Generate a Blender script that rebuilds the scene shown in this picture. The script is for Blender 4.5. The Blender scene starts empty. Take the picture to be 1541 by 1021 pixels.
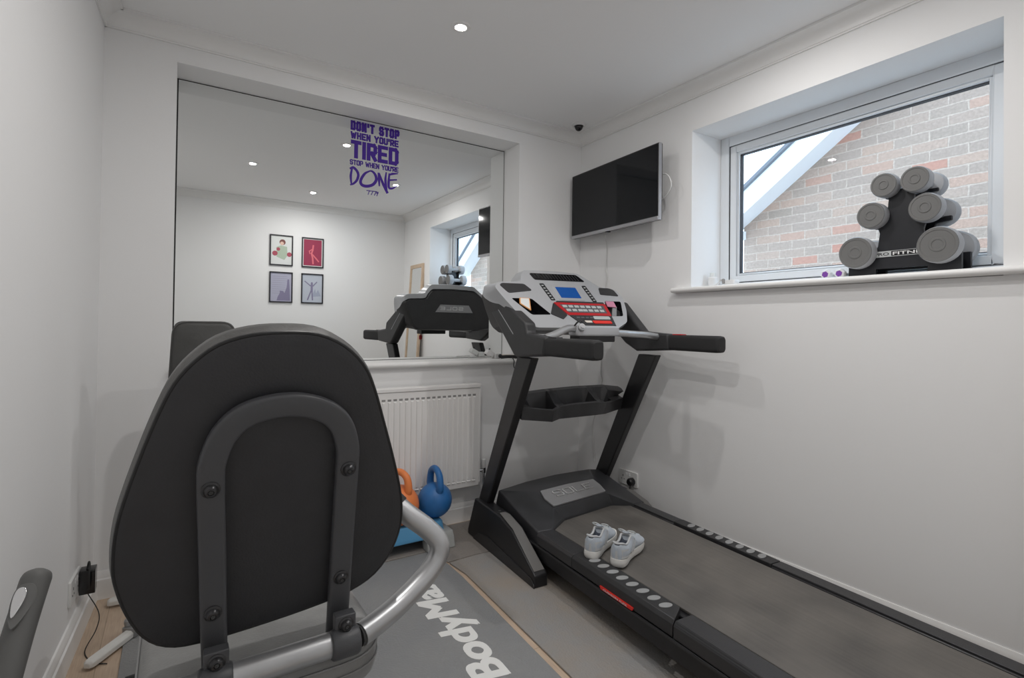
import bpy, bmesh, math, random
from mathutils import Vector, Matrix
random.seed(7)
PI = math.pi
SC = bpy.context.scene
COL = SC.collection

# ------------------------------------------------------------------ materials
def mat(name, color, rough=.5, metal=0.0, noise=0.0, nscale=20.0, bump=0.0, bscale=200.0, spec=.5, coat=0.0, emit=None, estr=0.0):
    m = bpy.data.materials.new(name); m.use_nodes = True
    nt = m.node_tree; N = nt.nodes; L = nt.links
    b = N['Principled BSDF']
    b.inputs['Base Color'].default_value = (*color, 1)
    b.inputs['Roughness'].default_value = rough
    b.inputs['Metallic'].default_value = metal
    b.inputs['Specular IOR Level'].default_value = spec
    b.inputs['Coat Weight'].default_value = coat
    tc = N.new('ShaderNodeTexCoord')
    if noise > 0:
        n = N.new('ShaderNodeTexNoise'); n.inputs['Scale'].default_value = nscale; n.inputs['Detail'].default_value = 6
        L.new(tc.outputs['Object'], n.inputs['Vector'])
        r = N.new('ShaderNodeMapRange'); r.inputs['From Min'].default_value = .3; r.inputs['From Max'].default_value = .7
        r.inputs['To Min'].default_value = 1 - noise; r.inputs['To Max'].default_value = 1 + noise
        L.new(n.outputs['Fac'], r.inputs['Value'])
        x = N.new('ShaderNodeVectorMath'); x.operation = 'SCALE'; x.inputs[0].default_value = color
        L.new(r.outputs[0], x.inputs['Scale']); L.new(x.outputs[0], b.inputs['Base Color'])
    if bump > 0:
        n = N.new('ShaderNodeTexNoise'); n.inputs['Scale'].default_value = bscale; n.inputs['Detail'].default_value = 3
        L.new(tc.outputs['Object'], n.inputs['Vector'])
        bp = N.new('ShaderNodeBump'); bp.inputs['Strength'].default_value = bump; bp.inputs['Distance'].default_value = .002
        L.new(n.outputs['Fac'], bp.inputs['Height']); L.new(bp.outputs[0], b.inputs['Normal'])
    if emit:
        b.inputs['Emission Color'].default_value = (*emit, 1); b.inputs['Emission Strength'].default_value = estr
    return m

M = {}
M['wall'] = mat('wall_paint', (.88, .88, .88), .8, bump=.08, bscale=90, spec=.3)
M['ceil'] = mat('ceiling_paint', (.93, .93, .93), .9, bump=.05, bscale=90, spec=.2)
M['trim'] = mat('trim_gloss', (.88, .875, .865), .4, bump=.02)
M['pvc'] = mat('white_upvc', (.80, .83, .86), .3)
M['gasket'] = mat('dark_gasket', (.05, .055, .065), .6)
M['gap'] = mat('shadow_gap', (.05, .05, .05), .8)
M['blk'] = mat('black_plastic', (.012, .012, .014), .42, bump=.15, bscale=700)
M['blk2'] = mat('charcoal_plastic', (.030, .030, .032), .45, bump=.2, bscale=700, noise=.12)
M['hood'] = mat('hood_plastic', (.034, .035, .039), .38, bump=.25, bscale=500, noise=.2, nscale=9)
M['blkgloss'] = mat('black_gloss', (.008, .008, .01), .12)
M['upr'] = mat('upright_paint', (.017, .0165, .018), .30, bump=.05)
M['grip'] = mat('foam_grip', (.022, .022, .023), .75, bump=.4, bscale=400)
M['silver'] = mat('silver_plastic', (.50, .51, .53), .33, metal=.25, bump=.03)
M['silverp'] = mat('silver_tube', (.50, .505, .515), .34, metal=.7, noise=.06)
M['badge'] = mat('badge_metal', (.33, .33, .34), .4, metal=.3)
M['badgetxt'] = mat('badge_outline', (.75, .75, .75), .4, metal=.3)
M['red'] = mat('red_plastic', (.50, .012, .018), .4)
M['redbr'] = mat('red_label', (.80, .03, .02), .4)
M['white'] = mat('white_plastic', (.78, .78, .78), .35)
M['cream'] = mat('cream_card', (.75, .68, .6), .6)
M['orangec'] = mat('orange_edge', (.75, .35, .12), .6)
M['lcd'] = mat('blue_lcd', (.012, .07, .26), .25, emit=(.01, .07, .30), estr=.25)
M['keys'] = mat('keypad_keys', (.50, .52, .52), .4)
M['keysd'] = mat('keypad_dark', (.10, .10, .11), .4)
M['ovals'] = mat('rubber_ovals', (.34, .345, .35), .55, bump=.5, bscale=900)
M['boot'] = mat('boot_inlay', (.16, .155, .15), .5, bump=.4, bscale=800)
M['vinyl'] = mat('black_vinyl', (.036, .0365, .040), .48, bump=.25, bscale=260, noise=.08)
M['vinylside'] = mat('grey_vinyl', (.085, .084, .082), .45, bump=.3, bscale=200, noise=.1)
M['seatv'] = mat('seat_vinyl', (.25, .25, .245), .36, bump=.3, bscale=220, noise=.08)
M['piping'] = mat('vinyl_piping', (.012, .012, .013), .4)
M['stitch'] = mat('stitch_thread', (.30, .30, .30), .7)
M['framep'] = mat('frame_powder', (.075, .077, .083), .42, bump=.12, bscale=350)
M['bolt'] = mat('bolt_black', (.06, .06, .063), .3, metal=.6)
M['padv'] = mat('pad_vinyl', (.06, .06, .058), .55, bump=.35, bscale=120, noise=.12)
M['whitem'] = mat('white_metal', (.78, .77, .74), .4)
M['clear'] = mat('clamp_grey', (.35, .35, .35), .3, metal=.5)
M['kbblue'] = mat('blue_vinyl', (.03, .17, .46), .42, bump=.06, bscale=120, noise=.1)
M['kborange'] = mat('orange_vinyl', (.86, .25, .075), .45, bump=.06, bscale=120, noise=.06)
M['stepblue'] = mat('step_blue', (.10, .33, .58), .5, bump=.1, bscale=300)
M['stepgrey'] = mat('step_grey', (.42, .43, .42), .55, bump=.1, bscale=300)
M['rad'] = mat('radiator_enamel', (.90, .885, .87), .35)
M['slot'] = mat('radiator_slot', (.30, .295, .29), .6)
M['purple'] = mat('purple_vinyl', (.052, .014, .26), .6, spec=.25)
M['purple2'] = mat('purple_plastic', (.20, .06, .36), .4)
M['dbgrey'] = mat('dumbbell_grey', (.16, .16, .158), .6, bump=.15, bscale=300)
M['dbrim'] = mat('dumbbell_rim', (.42, .43, .45), .5)  # grey lifted to carry the window light on the rims
M['rackblk'] = mat('rack_black', (.012, .013, .017), .4)
M['tvscr'] = mat('tv_screen', (.004, .005, .007), .07, spec=.4)
M['tvblk'] = mat('tv_black', (.012, .012, .013), .3)
M['tvsil'] = mat('tv_silver', (.45, .45, .47), .3, metal=.7)
M['shoe'] = mat('shoe_mesh', (.50, .55, .61), .8, bump=.5, bscale=500, noise=.06, nscale=60)
M['shoeg'] = mat('shoe_overlay', (.57, .58, .59), .65, bump=.2, bscale=400)
M['shoei'] = mat('shoe_lining', (.10, .115, .15), .9, bump=.3)
M['sole'] = mat('shoe_sole', (.80, .79, .76), .6)
M['lace'] = mat('shoe_lace', (.66, .69, .70), .8)
M['wood'] = mat('pine_frame', (.62, .47, .34), .5, noise=.12, nscale=14)
M['frameblk'] = mat('picture_black', (.012, .012, .018), .4)
M['paper'] = mat('print_paper', (.74, .76, .75), .6)
M['socket'] = mat('socket_white', (.78, .78, .77), .35)
M['cable'] = mat('white_cable', (.70, .70, .69), .5)
M['cablek'] = mat('black_cable', (.02, .02, .02), .5)
M['fascia'] = mat('white_fascia', (.82, .83, .84), .5)
M['rooftile'] = mat('grey_tile', (.16, .17, .19), .8)
M['paving'] = mat('paving', (.60, .58, .56), .9, noise=.2, nscale=3)
M['lens'] = mat('lamp_lens', (.9, .9, .88), .4, emit=(1, .95, .88), estr=30)
M['dome'] = mat('dome_black', (.01, .01, .012), .08)
M['chrome'] = mat('chrome', (.75, .75, .76), .15, metal=1)

def mirror_mat():
    m = bpy.data.materials.new('mirror_silver'); m.use_nodes = True
    b = m.node_tree.nodes['Principled BSDF']
    b.inputs['Base Color'].default_value = (.90, .915, .91, 1); b.inputs['Metallic'].default_value = 1; b.inputs['Roughness'].default_value = 0.0
    return m
M['mirror'] = mirror_mat()

def glass_mat():
    m = bpy.data.materials.new('window_glass'); m.use_nodes = True
    nt = m.node_tree; N = nt.nodes; L = nt.links; N.clear()
    o = N.new('ShaderNodeOutputMaterial'); mix = N.new('ShaderNodeMixShader')
    t = N.new('ShaderNodeBsdfTransparent'); g = N.new('ShaderNodeBsdfGlossy'); g.inputs['Roughness'].default_value = 0
    t.inputs[0].default_value = (.96, .97, .97, 1)
    lw = N.new('ShaderNodeLayerWeight'); pw = N.new('ShaderNodeMath'); pw.operation = 'POWER'; pw.inputs[1].default_value = 5
    L.new(lw.outputs['Facing'], pw.inputs[0]); fr = N.new('ShaderNodeMath'); fr.operation = 'MULTIPLY_ADD'; fr.inputs[1].default_value = .5; fr.inputs[2].default_value = .03; L.new(pw.outputs[0], fr.inputs[0])
    L.new(fr.outputs[0], mix.inputs[0]); L.new(t.outputs[0], mix.inputs[1]); L.new(g.outputs[0], mix.inputs[2]); L.new(mix.outputs[0], o.inputs[0])
    return m
M['glass'] = glass_mat()

def floor_mat():
    m = bpy.data.materials.new('oak_laminate'); m.use_nodes = True
    nt = m.node_tree; N = nt.nodes; L = nt.links; b = N['Principled BSDF']; b.inputs['Roughness'].default_value = .45
    tc = N.new('ShaderNodeTexCoord')
    br = N.new('ShaderNodeTexBrick'); mp = N.new('ShaderNodeMapping'); mp.inputs['Rotation'].default_value = (0, 0, PI/2)
    L.new(tc.outputs['Object'], mp.inputs[0]); L.new(mp.outputs[0], br.inputs['Vector'])
    br.inputs['Color1'].default_value = (.60, .46, .345, 1); br.inputs['Color2'].default_value = (.55, .42, .31, 1); br.inputs['Mortar'].default_value = (.42, .31, .22, 1)
    br.inputs['Scale'].default_value = 1; br.inputs['Mortar Size'].default_value = .0015; br.inputs['Brick Width'].default_value = 1.2; br.inputs['Row Height'].default_value = .19
    n = N.new('ShaderNodeTexNoise'); mp2 = N.new('ShaderNodeMapping'); mp2.inputs['Scale'].default_value = (40, 3, 1)
    L.new(tc.outputs['Object'], mp2.inputs[0]); L.new(mp2.outputs[0], n.inputs['Vector']); n.inputs['Detail'].default_value = 6
    mx = N.new('ShaderNodeMixRGB'); mx.blend_type = 'OVERLAY'; mx.inputs[0].default_value = .3
    L.new(br.outputs['Color'], mx.inputs[1]); L.new(n.outputs['Fac'], mx.inputs[2]); L.new(mx.outputs[0], b.inputs['Base Color'])
    return m
M['floor'] = floor_mat()

def brick_mat():
    m = bpy.data.materials.new('brickwork'); m.use_nodes = True
    nt = m.node_tree; N = nt.nodes; L = nt.links; b = N['Principled BSDF']; b.inputs['Roughness'].default_value = .9
    tc = N.new('ShaderNodeTexCoord'); sx = N.new('ShaderNodeSeparateXYZ'); cx = N.new('ShaderNodeCombineXYZ')
    dn = N.new('ShaderNodeTexNoise'); dn.inputs['Scale'].default_value = 14; dn.inputs['Detail'].default_value = 3; L.new(tc.outputs['Object'], dn.inputs['Vector'])
    dm = N.new('ShaderNodeVectorMath'); dm.operation = 'MULTIPLY_ADD'; dm.inputs[1].default_value = (.012, .012, .012); L.new(dn.outputs['Color'], dm.inputs[0]); L.new(tc.outputs['Object'], dm.inputs[2])
    L.new(dm.outputs[0], sx.inputs[0]); L.new(sx.outputs['Y'], cx.inputs['X']); L.new(sx.outputs['Z'], cx.inputs['Y'])
    def brick(c1, c2, mo, bias):
        br = N.new('ShaderNodeTexBrick'); L.new(cx.outputs[0], br.inputs['Vector'])
        br.inputs['Color1'].default_value = (*c1, 1); br.inputs['Color2'].default_value = (*c2, 1); br.inputs['Mortar'].default_value = (*mo, 1)
        br.inputs['Scale'].default_value = 1; br.inputs['Mortar Size'].default_value = .007; br.inputs['Mortar Smooth'].default_value = .5
        br.inputs['Brick Width'].default_value = .225; br.inputs['Row Height'].default_value = .075; br.inputs['Bias'].default_value = bias
        return br
    br = brick((0, 0, 0), (1, 1, 1), (.5, .5, .5), 0)
    cr = N.new('ShaderNodeValToRGB'); el = cr.color_ramp.elements
    el[0].position = 0; el[0].color = (.325, .255, .205, 1); el[1].position = 1; el[1].color = (.44, .20, .145, 1)
    for p_, c_ in ((.22, (.37, .285, .23)), (.45, (.345, .265, .215)), (.62, (.395, .295, .235)), (.8, (.425, .295, .225)), (.93, (.42, .27, .205))):
        e = el.new(p_); e.color = (*c_, 1)
    L.new(br.outputs['Color'], cr.inputs[0])
    mx = N.new('ShaderNodeMixRGB'); L.new(br.outputs['Fac'], mx.inputs[0]); L.new(cr.outputs[0], mx.inputs[1]); mx.inputs[2].default_value = (.475, .375, .305, 1)
    n2 = N.new('ShaderNodeTexNoise'); n2.inputs['Scale'].default_value = 60; n2.inputs['Detail'].default_value = 5; L.new(cx.outputs[0], n2.inputs['Vector'])
    ov = N.new('ShaderNodeMixRGB'); ov.blend_type = 'OVERLAY'; ov.inputs[0].default_value = .35
    L.new(mx.outputs[0], ov.inputs[1]); L.new(n2.outputs['Fac'], ov.inputs[2]); L.new(ov.outputs[0], b.inputs['Base Color'])
    bp = N.new('ShaderNodeBump'); bp.inputs['Strength'].default_value = .6; bp.inputs['Distance'].default_value = .006
    ad = N.new('ShaderNodeMath'); ad.operation = 'SUBTRACT'; L.new(n2.outputs['Fac'], ad.inputs[0]); L.new(br.outputs['Fac'], ad.inputs[1])
    L.new(ad.outputs[0], bp.inputs['Height']); L.new(bp.outputs[0], b.inputs['Normal'])
    return m
M['brick'] = brick_mat()

def rubber_mat(name, col, worn, wscale, amt, tex=True):
    m = bpy.data.materials.new(name); m.use_nodes = True
    nt = m.node_tree; N = nt.nodes; L = nt.links; b = N['Principled BSDF']; b.inputs['Roughness'].default_value = .62
    tc = N.new('ShaderNodeTexCoord')
    n = N.new('ShaderNodeTexNoise'); n.inputs['Scale'].default_value = wscale; n.inputs['Detail'].default_value = 7; n.inputs['Roughness'].default_value = .65
    L.new(tc.outputs['Object'], n.inputs['Vector'])
    r = N.new('ShaderNodeMapRange'); r.inputs['From Min'].default_value = .35; r.inputs['From Max'].default_value = .68; r.inputs['To Max'].default_value = amt
    L.new(n.outputs['Fac'], r.inputs['Value'])
    mx = N.new('ShaderNodeMixRGB'); mx.inputs[1].default_value = (*col, 1); mx.inputs[2].default_value = (*worn, 1); L.new(r.outputs[0], mx.inputs[0])
    L.new(mx.outputs[0], b.inputs['Base Color'])
    v = N.new('ShaderNodeTexVoronoi'); v.inputs['Scale'].default_value = 130
    L.new(tc.outputs['Object'], v.inputs['Vector'])
    bp = N.new('ShaderNodeBump'); bp.inputs['Strength'].default_value = .45 if tex else .1; bp.inputs['Distance'].default_value = .003
    L.new(v.outputs['Distance'], bp.inputs['Height']); L.new(bp.outputs[0], b.inputs['Normal'])
    return m
M['matdark'] = rubber_mat('mat_dark', (.255, .26, .266), (.30, .30, .295), 4, .7)
M['matgrey'] = rubber_mat('mat_worn', (.305, .303, .302), (.345, .292, .24), 3.2, .95)
M['matback'] = rubber_mat('mat_rear', (.25, .232, .217), (.31, .277, .247), 5, .8)
M['matprint'] = mat('mat_lettering', (.88, .88, .86), .6)

def belt_mat():
    m = bpy.data.materials.new('running_belt'); m.use_nodes = True
    nt = m.node_tree; N = nt.nodes; L = nt.links; b = N['Principled BSDF']; b.inputs['Roughness'].default_value = .6
    tc = N.new('ShaderNodeTexCoord')
    n = N.new('ShaderNodeTexNoise'); n.inputs['Scale'].default_value = 4.5; n.inputs['Detail'].default_value = 8
    L.new(tc.outputs['Object'], n.inputs['Vector'])
    mp = N.new('ShaderNodeMapping'); mp.inputs['Scale'].default_value = (90, 4, 1); L.new(tc.outputs['Object'], mp.inputs[0])
    s = N.new('ShaderNodeTexNoise'); s.inputs['Scale'].default_value = 1; s.inputs['Detail'].default_value = 5; L.new(mp.outputs[0], s.inputs['Vector'])
    ad = N.new('ShaderNodeMath'); ad.operation = 'ADD'; L.new(n.outputs['Fac'], ad.inputs[0])
    ms = N.new('ShaderNodeMath'); ms.operation = 'MULTIPLY'; ms.inputs[1].default_value = .35; L.new(s.outputs['Fac'], ms.inputs[0]); L.new(ms.outputs[0], ad.inputs[1])
    cr = N.new('ShaderNodeValToRGB'); cr.color_ramp.elements[0].position = .42; cr.color_ramp.elements[0].color = (.095, .090, .085, 1)
    cr.color_ramp.elements[1].position = .95; cr.color_ramp.elements[1].color = (.18, .166, .15, 1)
    L.new(ad.outputs[0], cr.inputs[0]); L.new(cr.outputs[0], b.inputs['Base Color'])
    w = N.new('ShaderNodeTexNoise'); w.inputs['Scale'].default_value = 500; L.new(tc.outputs['Object'], w.inputs['Vector'])
    bp = N.new('ShaderNodeBump'); bp.inputs['Strength'].default_value = .3; bp.inputs['Distance'].default_value = .001
    L.new(w.outputs['Fac'], bp.inputs['Height']); L.new(bp.outputs[0], b.inputs['Normal'])
    return m
M['belt'] = belt_mat()

def rail_mat():
    m = bpy.data.materials.new('ribbed_rail'); m.use_nodes = True
    nt = m.node_tree; N = nt.nodes; L = nt.links; b = N['Principled BSDF']; b.inputs['Roughness'].default_value = .30
    b.inputs['Base Color'].default_value = (.034, .034, .037, 1)
    tc = N.new('ShaderNodeTexCoord'); w = N.new('ShaderNodeTexWave'); w.bands_direction = 'X'; w.inputs['Scale'].default_value = 75; w.inputs['Distortion'].default_value = 0
    L.new(tc.outputs['Object'], w.inputs['Vector'])
    bp = N.new('ShaderNodeBump'); bp.inputs['Strength'].default_value = .3; bp.inputs['Distance'].default_value = .0015
    L.new(w.outputs['Fac'], bp.inputs['Height']); L.new(bp.outputs[0], b.inputs['Normal'])
    return m
M['rail'] = rail_mat()

# ------------------------------------------------------------------ geometry helpers
def fin(bm, sharp=32):
    bmesh.ops.remove_doubles(bm, verts=bm.verts, dist=1e-6)
    bmesh.ops.recalc_face_normals(bm, faces=bm.faces)
    ca = math.radians(sharp)
    for e in bm.edges:
        e.smooth = len(e.link_faces) == 2 and e.calc_face_angle(9) < ca
    for f in bm.faces: f.smooth = True

def obj(name, bm, material, parent=None, bevel=0, seg=2, sharp=32, sub=0):
    fin(bm, sharp)
    me = bpy.data.meshes.new(name); bm.to_mesh(me); bm.free()
    o = bpy.data.objects.new(name, me); COL.objects.link(o)
    me.materials.append(M[material] if isinstance(material, str) else material)
    if parent: o.parent = parent
    if bevel:
        b = o.modifiers.new('bevel', 'BEVEL'); b.width = bevel; b.segments = seg; b.limit_method = 'ANGLE'; b.angle_limit = math.radians(30)
    if sub:
        s = o.modifiers.new('sub', 'SUBSURF'); s.levels = sub; s.render_levels = sub
    return o

def tag(o, label, cat, group=None):
    o['label'] = label; o['category'] = cat
    if group: o['group'] = group
    return o
def struct(o): o['kind'] = 'structure'; return o
def thing(name, label, cat, loc=(0, 0, 0), rz=0, group=None):
    o = bpy.data.objects.new(name, None); COL.objects.link(o); o.location = loc; o.rotation_euler = (0, 0, rz); o.empty_display_size = .05
    return tag(o, label, cat, group)

def B(): return bmesh.new()
def box(bm, x0, x1, y0, y1, z0, z1, R=None):
    vs = [bm.verts.new((x, y, z)) for x in (x0, x1) for y in (y0, y1) for z in (z0, z1)]
    for f in ((0, 1, 3, 2), (4, 6, 7, 5), (0, 4, 5, 1), (2, 3, 7, 6), (0, 2, 6, 4), (1, 5, 7, 3)): bm.faces.new([vs[i] for i in f])
    if R is not None:
        for v in vs: v.co = R @ v.co
    return bm
def loft(bm, rings, cap=True, closed=False):
    vr = [[bm.verts.new(p) for p in r] for r in rings]; n = len(rings[0])
    pairs = list(zip(vr, vr[1:])) + ([(vr[-1], vr[0])] if closed else [])
    for a, b in pairs:
        for i in range(n):
            j = (i + 1) % n
            try: bm.faces.new((a[i], a[j], b[j], b[i]))
            except ValueError: pass
    if cap and not closed:
        bm.faces.new(vr[0]); bm.faces.new(vr[-1][::-1])
    return bm
def prism(bm, poly, axis, a0, a1):
    """poly: list of 2D points in the other two axes (in xyz order), extruded along axis"""
    def P(u, v, a): return {'x': (a, u, v), 'y': (u, a, v), 'z': (u, v, a)}[axis]
    return loft(bm, [[P(u, v, a0) for u, v in poly], [P(u, v, a1) for u, v in poly]])
def rprism(bm, poly, fn, h0, h1):
    """extrude 2D poly through a mapping fn(u, v, h)"""
    return loft(bm, [[fn(u, v, h0) for u, v in poly], [fn(u, v, h1) for u, v in poly]])
def round_poly(pts, r, n=4):
    out = []; N = len(pts)
    for i in range(N):
        p = Vector(pts[i]); a = Vector(pts[i-1]); b = Vector(pts[(i+1) % N])
        da = (a - p); db = (b - p); rr = min(r, da.length*.45, db.length*.45)
        p0 = p + da.normalized()*rr; p1 = p + db.normalized()*rr
        for k in range(n+1):
            t = k/n; out.append(tuple((1-t)**2*p0 + 2*t*(1-t)*p + t*t*p1))
    return out
def rect(x0, x1, y0, y1): return [(x0, y0), (x1, y0), (x1, y1), (x0, y1)]
def spline(pts, n=8, closed=False):
    P = [Vector(p) for p in pts]; out = []; N = len(P)
    rng = range(N) if closed else range(N-1)
    for i in rng:
        p1 = P[i]; p2 = P[(i+1) % N]
        p0 = P[i-1] if (closed or i > 0) else p1*2 - p2
        p3 = P[(i+2) % N] if (closed or i+2 < N) else p2*2 - p1
        for k in range(n):
            t = k/n
            out.append(.5*((2*p1) + (-p0+p2)*t + (2*p0-5*p1+4*p2-p3)*t*t + (-p0+3*p1-3*p2+p3)*t**3))
    if not closed: out.append(P[-1])
    return out
def sweep(bm, pts, section, up=None, closed=False, scale=None, cap=True):
    """sweep a 2D section along points; section (a, b): a along the side vector, b along the up vector"""
    P = [Vector(p) for p in pts]; n = len(P); rings = []; T = []
    for i in range(n):
        a = P[i-1] if (i > 0 or closed) else P[i]; b = P[(i+1) % n] if (i < n-1 or closed) else P[i]
        T.append((b-a).normalized())
    u = Vector(up) if up is not None else (Vector((0, 0, 1)) if abs(T[0].z) < .9 else Vector((1, 0, 0)))
    for i in range(n):
        t = T[i]
        if up is not None: u = Vector(up)
        u = (u - t*u.dot(t)).normalized(); s = t.cross(u)
        k = scale[i] if scale else 1
        rings.append([P[i] + (s*a + u*b)*k for a, b in section])
    return loft(bm, rings, cap, closed)
def circ(r, n=12, ry=None): return [(r*math.cos(2*PI*i/n), (ry or r)*math.sin(2*PI*i/n)) for i in range(n)]
def tube(bm, pts, r, n=12, **k): return sweep(bm, pts, circ(r, n), **k)
def lathe(bm, prof, c=(0, 0, 0), d=(0, 0, 1), n=24):
    """prof: (radius, height) list along direction d"""
    d = Vector(d).normalized(); a = d.orthogonal().normalized(); b = d.cross(a); c = Vector(c)
    rings = [[c + d*h + (a*math.cos(2*PI*i/n) + b*math.sin(2*PI*i/n))*max(r, 1e-4) for i in range(n)] for r, h in prof]
    return loft(bm, rings)
def ball(bm, c, r, nu=20, nv=12, rot=None):
    rx, ry, rz = r if isinstance(r, tuple) else (r, r, r); rings = []
    for j in range(nv+1):
        t = PI*j/nv; s = max(math.sin(t), .002)
        ring = [Vector((rx*s*math.cos(2*PI*i/nu), ry*s*math.sin(2*PI*i/nu), -rz*math.cos(t))) for i in range(nu)]
        if rot is not None: ring = [rot @ p for p in ring]
        rings.append([Vector(c)+p for p in ring])
    return loft(bm, rings)
def text_bm(s, fn, w, h, bold=0.0, shear=0.0, dep=.001, res=3):
    """lettering, scaled to w x h, mapped by fn(u, v, height)"""
    cu = bpy.data.curves.new('lettering', 'FONT'); cu.body = s; cu.offset = bold; cu.resolution_u = res; cu.shear = shear
    o = bpy.data.objects.new('lettering', cu); COL.objects.link(o)
    dg = bpy.context.evaluated_depsgraph_get(); dg.update()
    me = bpy.data.meshes.new_from_object(o.evaluated_get(dg))
    bpy.data.objects.remove(o); bpy.data.curves.remove(cu)
    bm = B(); bm.from_mesh(me); bpy.data.meshes.remove(me)
    xs = [v.co.x for v in bm.verts]; ys = [v.co.y for v in bm.verts]
    x0, x1, y0, y1 = min(xs), max(xs), min(ys), max(ys)
    for v in bm.verts: v.co = (( v.co.x-x0)/(x1-x0)*w, (v.co.y-y0)/(y1-y0)*h, 0)
    g = bmesh.ops.extrude_face_region(bm, geom=bm.faces[:])
    for e in g['geom']:
        if isinstance(e, bmesh.types.BMVert): e.co.z = dep
    for v in bm.verts: v.co = fn(*v.co)
    return bm

# block lettering drawn with strokes
def glyph(c, w, k=.14):
    a = {
     'D': [[(0,0),(w-k,0),(w,k),(w,1-k),(w-k,1),(0,1),(0,0)]],
     'O': [[(k,0),(w-k,0),(w,k),(w,1-k),(w-k,1),(k,1),(0,1-k),(0,k),(k,0)]],
     'N': [[(0,0),(0,1),(w,0),(w,1)]],
     'T': [[(0,1),(w,1)],[(w/2,1),(w/2,0)]],
     'S': [[(w,1-k*1.2),(w-k,1),(k,1),(0,1-k),(0,.5+k),(k,.5),(w-k,.5),(w,.5-k),(w,k),(w-k,0),(k,0),(0,k*1.2)]],
     'P': [[(0,0),(0,1),(w-k,1),(w,1-k),(w,.42+k),(w-k,.42),(0,.42)]],
     'R': [[(0,0),(0,1),(w-k,1),(w,1-k),(w,.42+k),(w-k,.42),(0,.42)],[(w*.45,.42),(w,0)]],
     'W': [[(0,1),(w*.24,0),(w*.5,.75),(w*.76,0),(w,1)]],
     'H': [[(0,0),(0,1)],[(w,0),(w,1)],[(0,.5),(w,.5)]],
     'E': [[(w,0),(0,0),(0,1),(w,1)],[(0,.5),(w*.85,.5)]],
     'Y': [[(0,1),(w/2,.48),(w,1)],[(w/2,.48),(w/2,0)]],
     'U': [[(0,1),(0,k),(k,0),(w-k,0),(w,k),(w,1)]],
     'I': [[(w/2,0),(w/2,1)]],
     'L': [[(0,1),(0,0),(w,0)]],
     "'": [[(w/2,1),(w/2,.74)]],
    }
    return a[c]
SN = [0]
def stroke(bm, pts, t, fn, dep, w0=None):
    P = [Vector((p[0], p[1])) for p in pts]
    for i in range(len(P)-1):
        d = P[i+1]-P[i]
        if d.length < 1e-6: continue
        d.normalize(); n = Vector((-d.y, d.x))*t/2; e = d*t/2
        q = [P[i]-e-n, P[i+1]+e-n, P[i+1]+e+n, P[i]-e+n]
        SN[0] = (SN[0]+1) % 17
        rprism(bm, [tuple(x) for x in q], fn, 0, dep + SN[0]*3e-5)
def ribbon(bm, pts, ws, fn, dep):
    P = [Vector((p[0], p[1])) for p in spline([(x, y, 0) for x, y in pts], 6)]
    n = len(P); L = []; R = []
    for i in range(n):
        d = (P[min(i+1, n-1)]-P[max(i-1, 0)]).normalized(); nn = Vector((-d.y, d.x))
        f = i/(n-1)*(len(ws)-1); k = min(int(f), len(ws)-2); w = ws[k]+(ws[k+1]-ws[k])*(f-k)
        L.append(P[i]+nn*w/2); R.append(P[i]-nn*w/2)
    rings = [[fn(L[i].x, L[i].y, 0), fn(R[i].x, R[i].y, 0), fn(R[i].x, R[i].y, dep), fn(L[i].x, L[i].y, dep)] for i in range(n)]
    loft(bm, rings)
def block_line(bm, s, x0, z0, x1, z1, t, fn, dep, g):
    """set a line of block letters into the box x0..x1, z0..z1 (t stroke, g gap between letters)"""
    U = {' ': .3, "'": 0, 'I': 0, 'W': .95, 'Y': .75}
    u = [U.get(c, .62) for c in s]; n = len(s)
    k = (x1-x0-n*t-(n-1)*g)/sum(u); h = z1-z0-t; x = x0+t/2; m = 0
    for c, w in zip(s, u):
        for pl in (glyph(c, w, .13) if c != ' ' else []):
            m += 1; stroke(bm, [(x+p[0]*k, z0+t/2+p[1]*h) for p in pl], t, fn, dep + m*2e-5)
        x += w*k+t+g

# ------------------------------------------------------------------ room shell
XL0, LS = -2.535, .05          # left wall: x = XL0 + LS*y
YF = -2.87                     # wall facing the mirror
def XL(y): return XL0 + LS*y
HC = 2.40; ZC = 2.332
bm = B(); box(bm, -2.95, .35, -3.15, .40, -.06, 0); struct(obj('floor', bm, 'floor'))
bm = B(); box(bm, -2.95, .35, -3.15, .40, HC, HC+.08); struct(obj('ceiling', bm, 'ceil'))
OX0, OX1, OZ0, OZ1 = -2.283, -.497, .925, 2.258
bm = B()
box(bm, -2.95, OX0, 0, .35, 0, HC); box(bm, OX1, .35, 0, .35, 0, HC)
box(bm, OX0, OX1, 0, .35, OZ1, HC); box(bm, OX0, OX1, 0, .35, 0, OZ0-.03); box(bm, OX0, OX1, .195, .35, OZ0-.03, OZ1)
struct(obj('wall_back', bm, 'wall'))
WY0, WY1, WZ0, WZ1 = -2.128, -.897, 1.338, 2.166
bm = B()
box(bm, 0, .33, WY1, .0, 0, HC); box(bm, 0, .33, -3.15, WY0, 0, HC); box(bm, 0, .33, WY0, WY1, 0, WZ0-.025); box(bm, 0, .33, WY0, WY1, WZ1, HC)
struct(obj('wall_right', bm, 'wall'))
bm = B(); prism(bm, [(XL(0), 0), (XL(-3.15), -3.15), (-2.95, -3.15), (-2.95, 0)], 'z', 0, HC); struct(obj('wall_left', bm, 'wall'))
bm = B(); box(bm, XL(YF)-.02, 0, YF-.15, YF, 0, HC); struct(obj('wall_front', bm, 'wall'))

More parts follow.
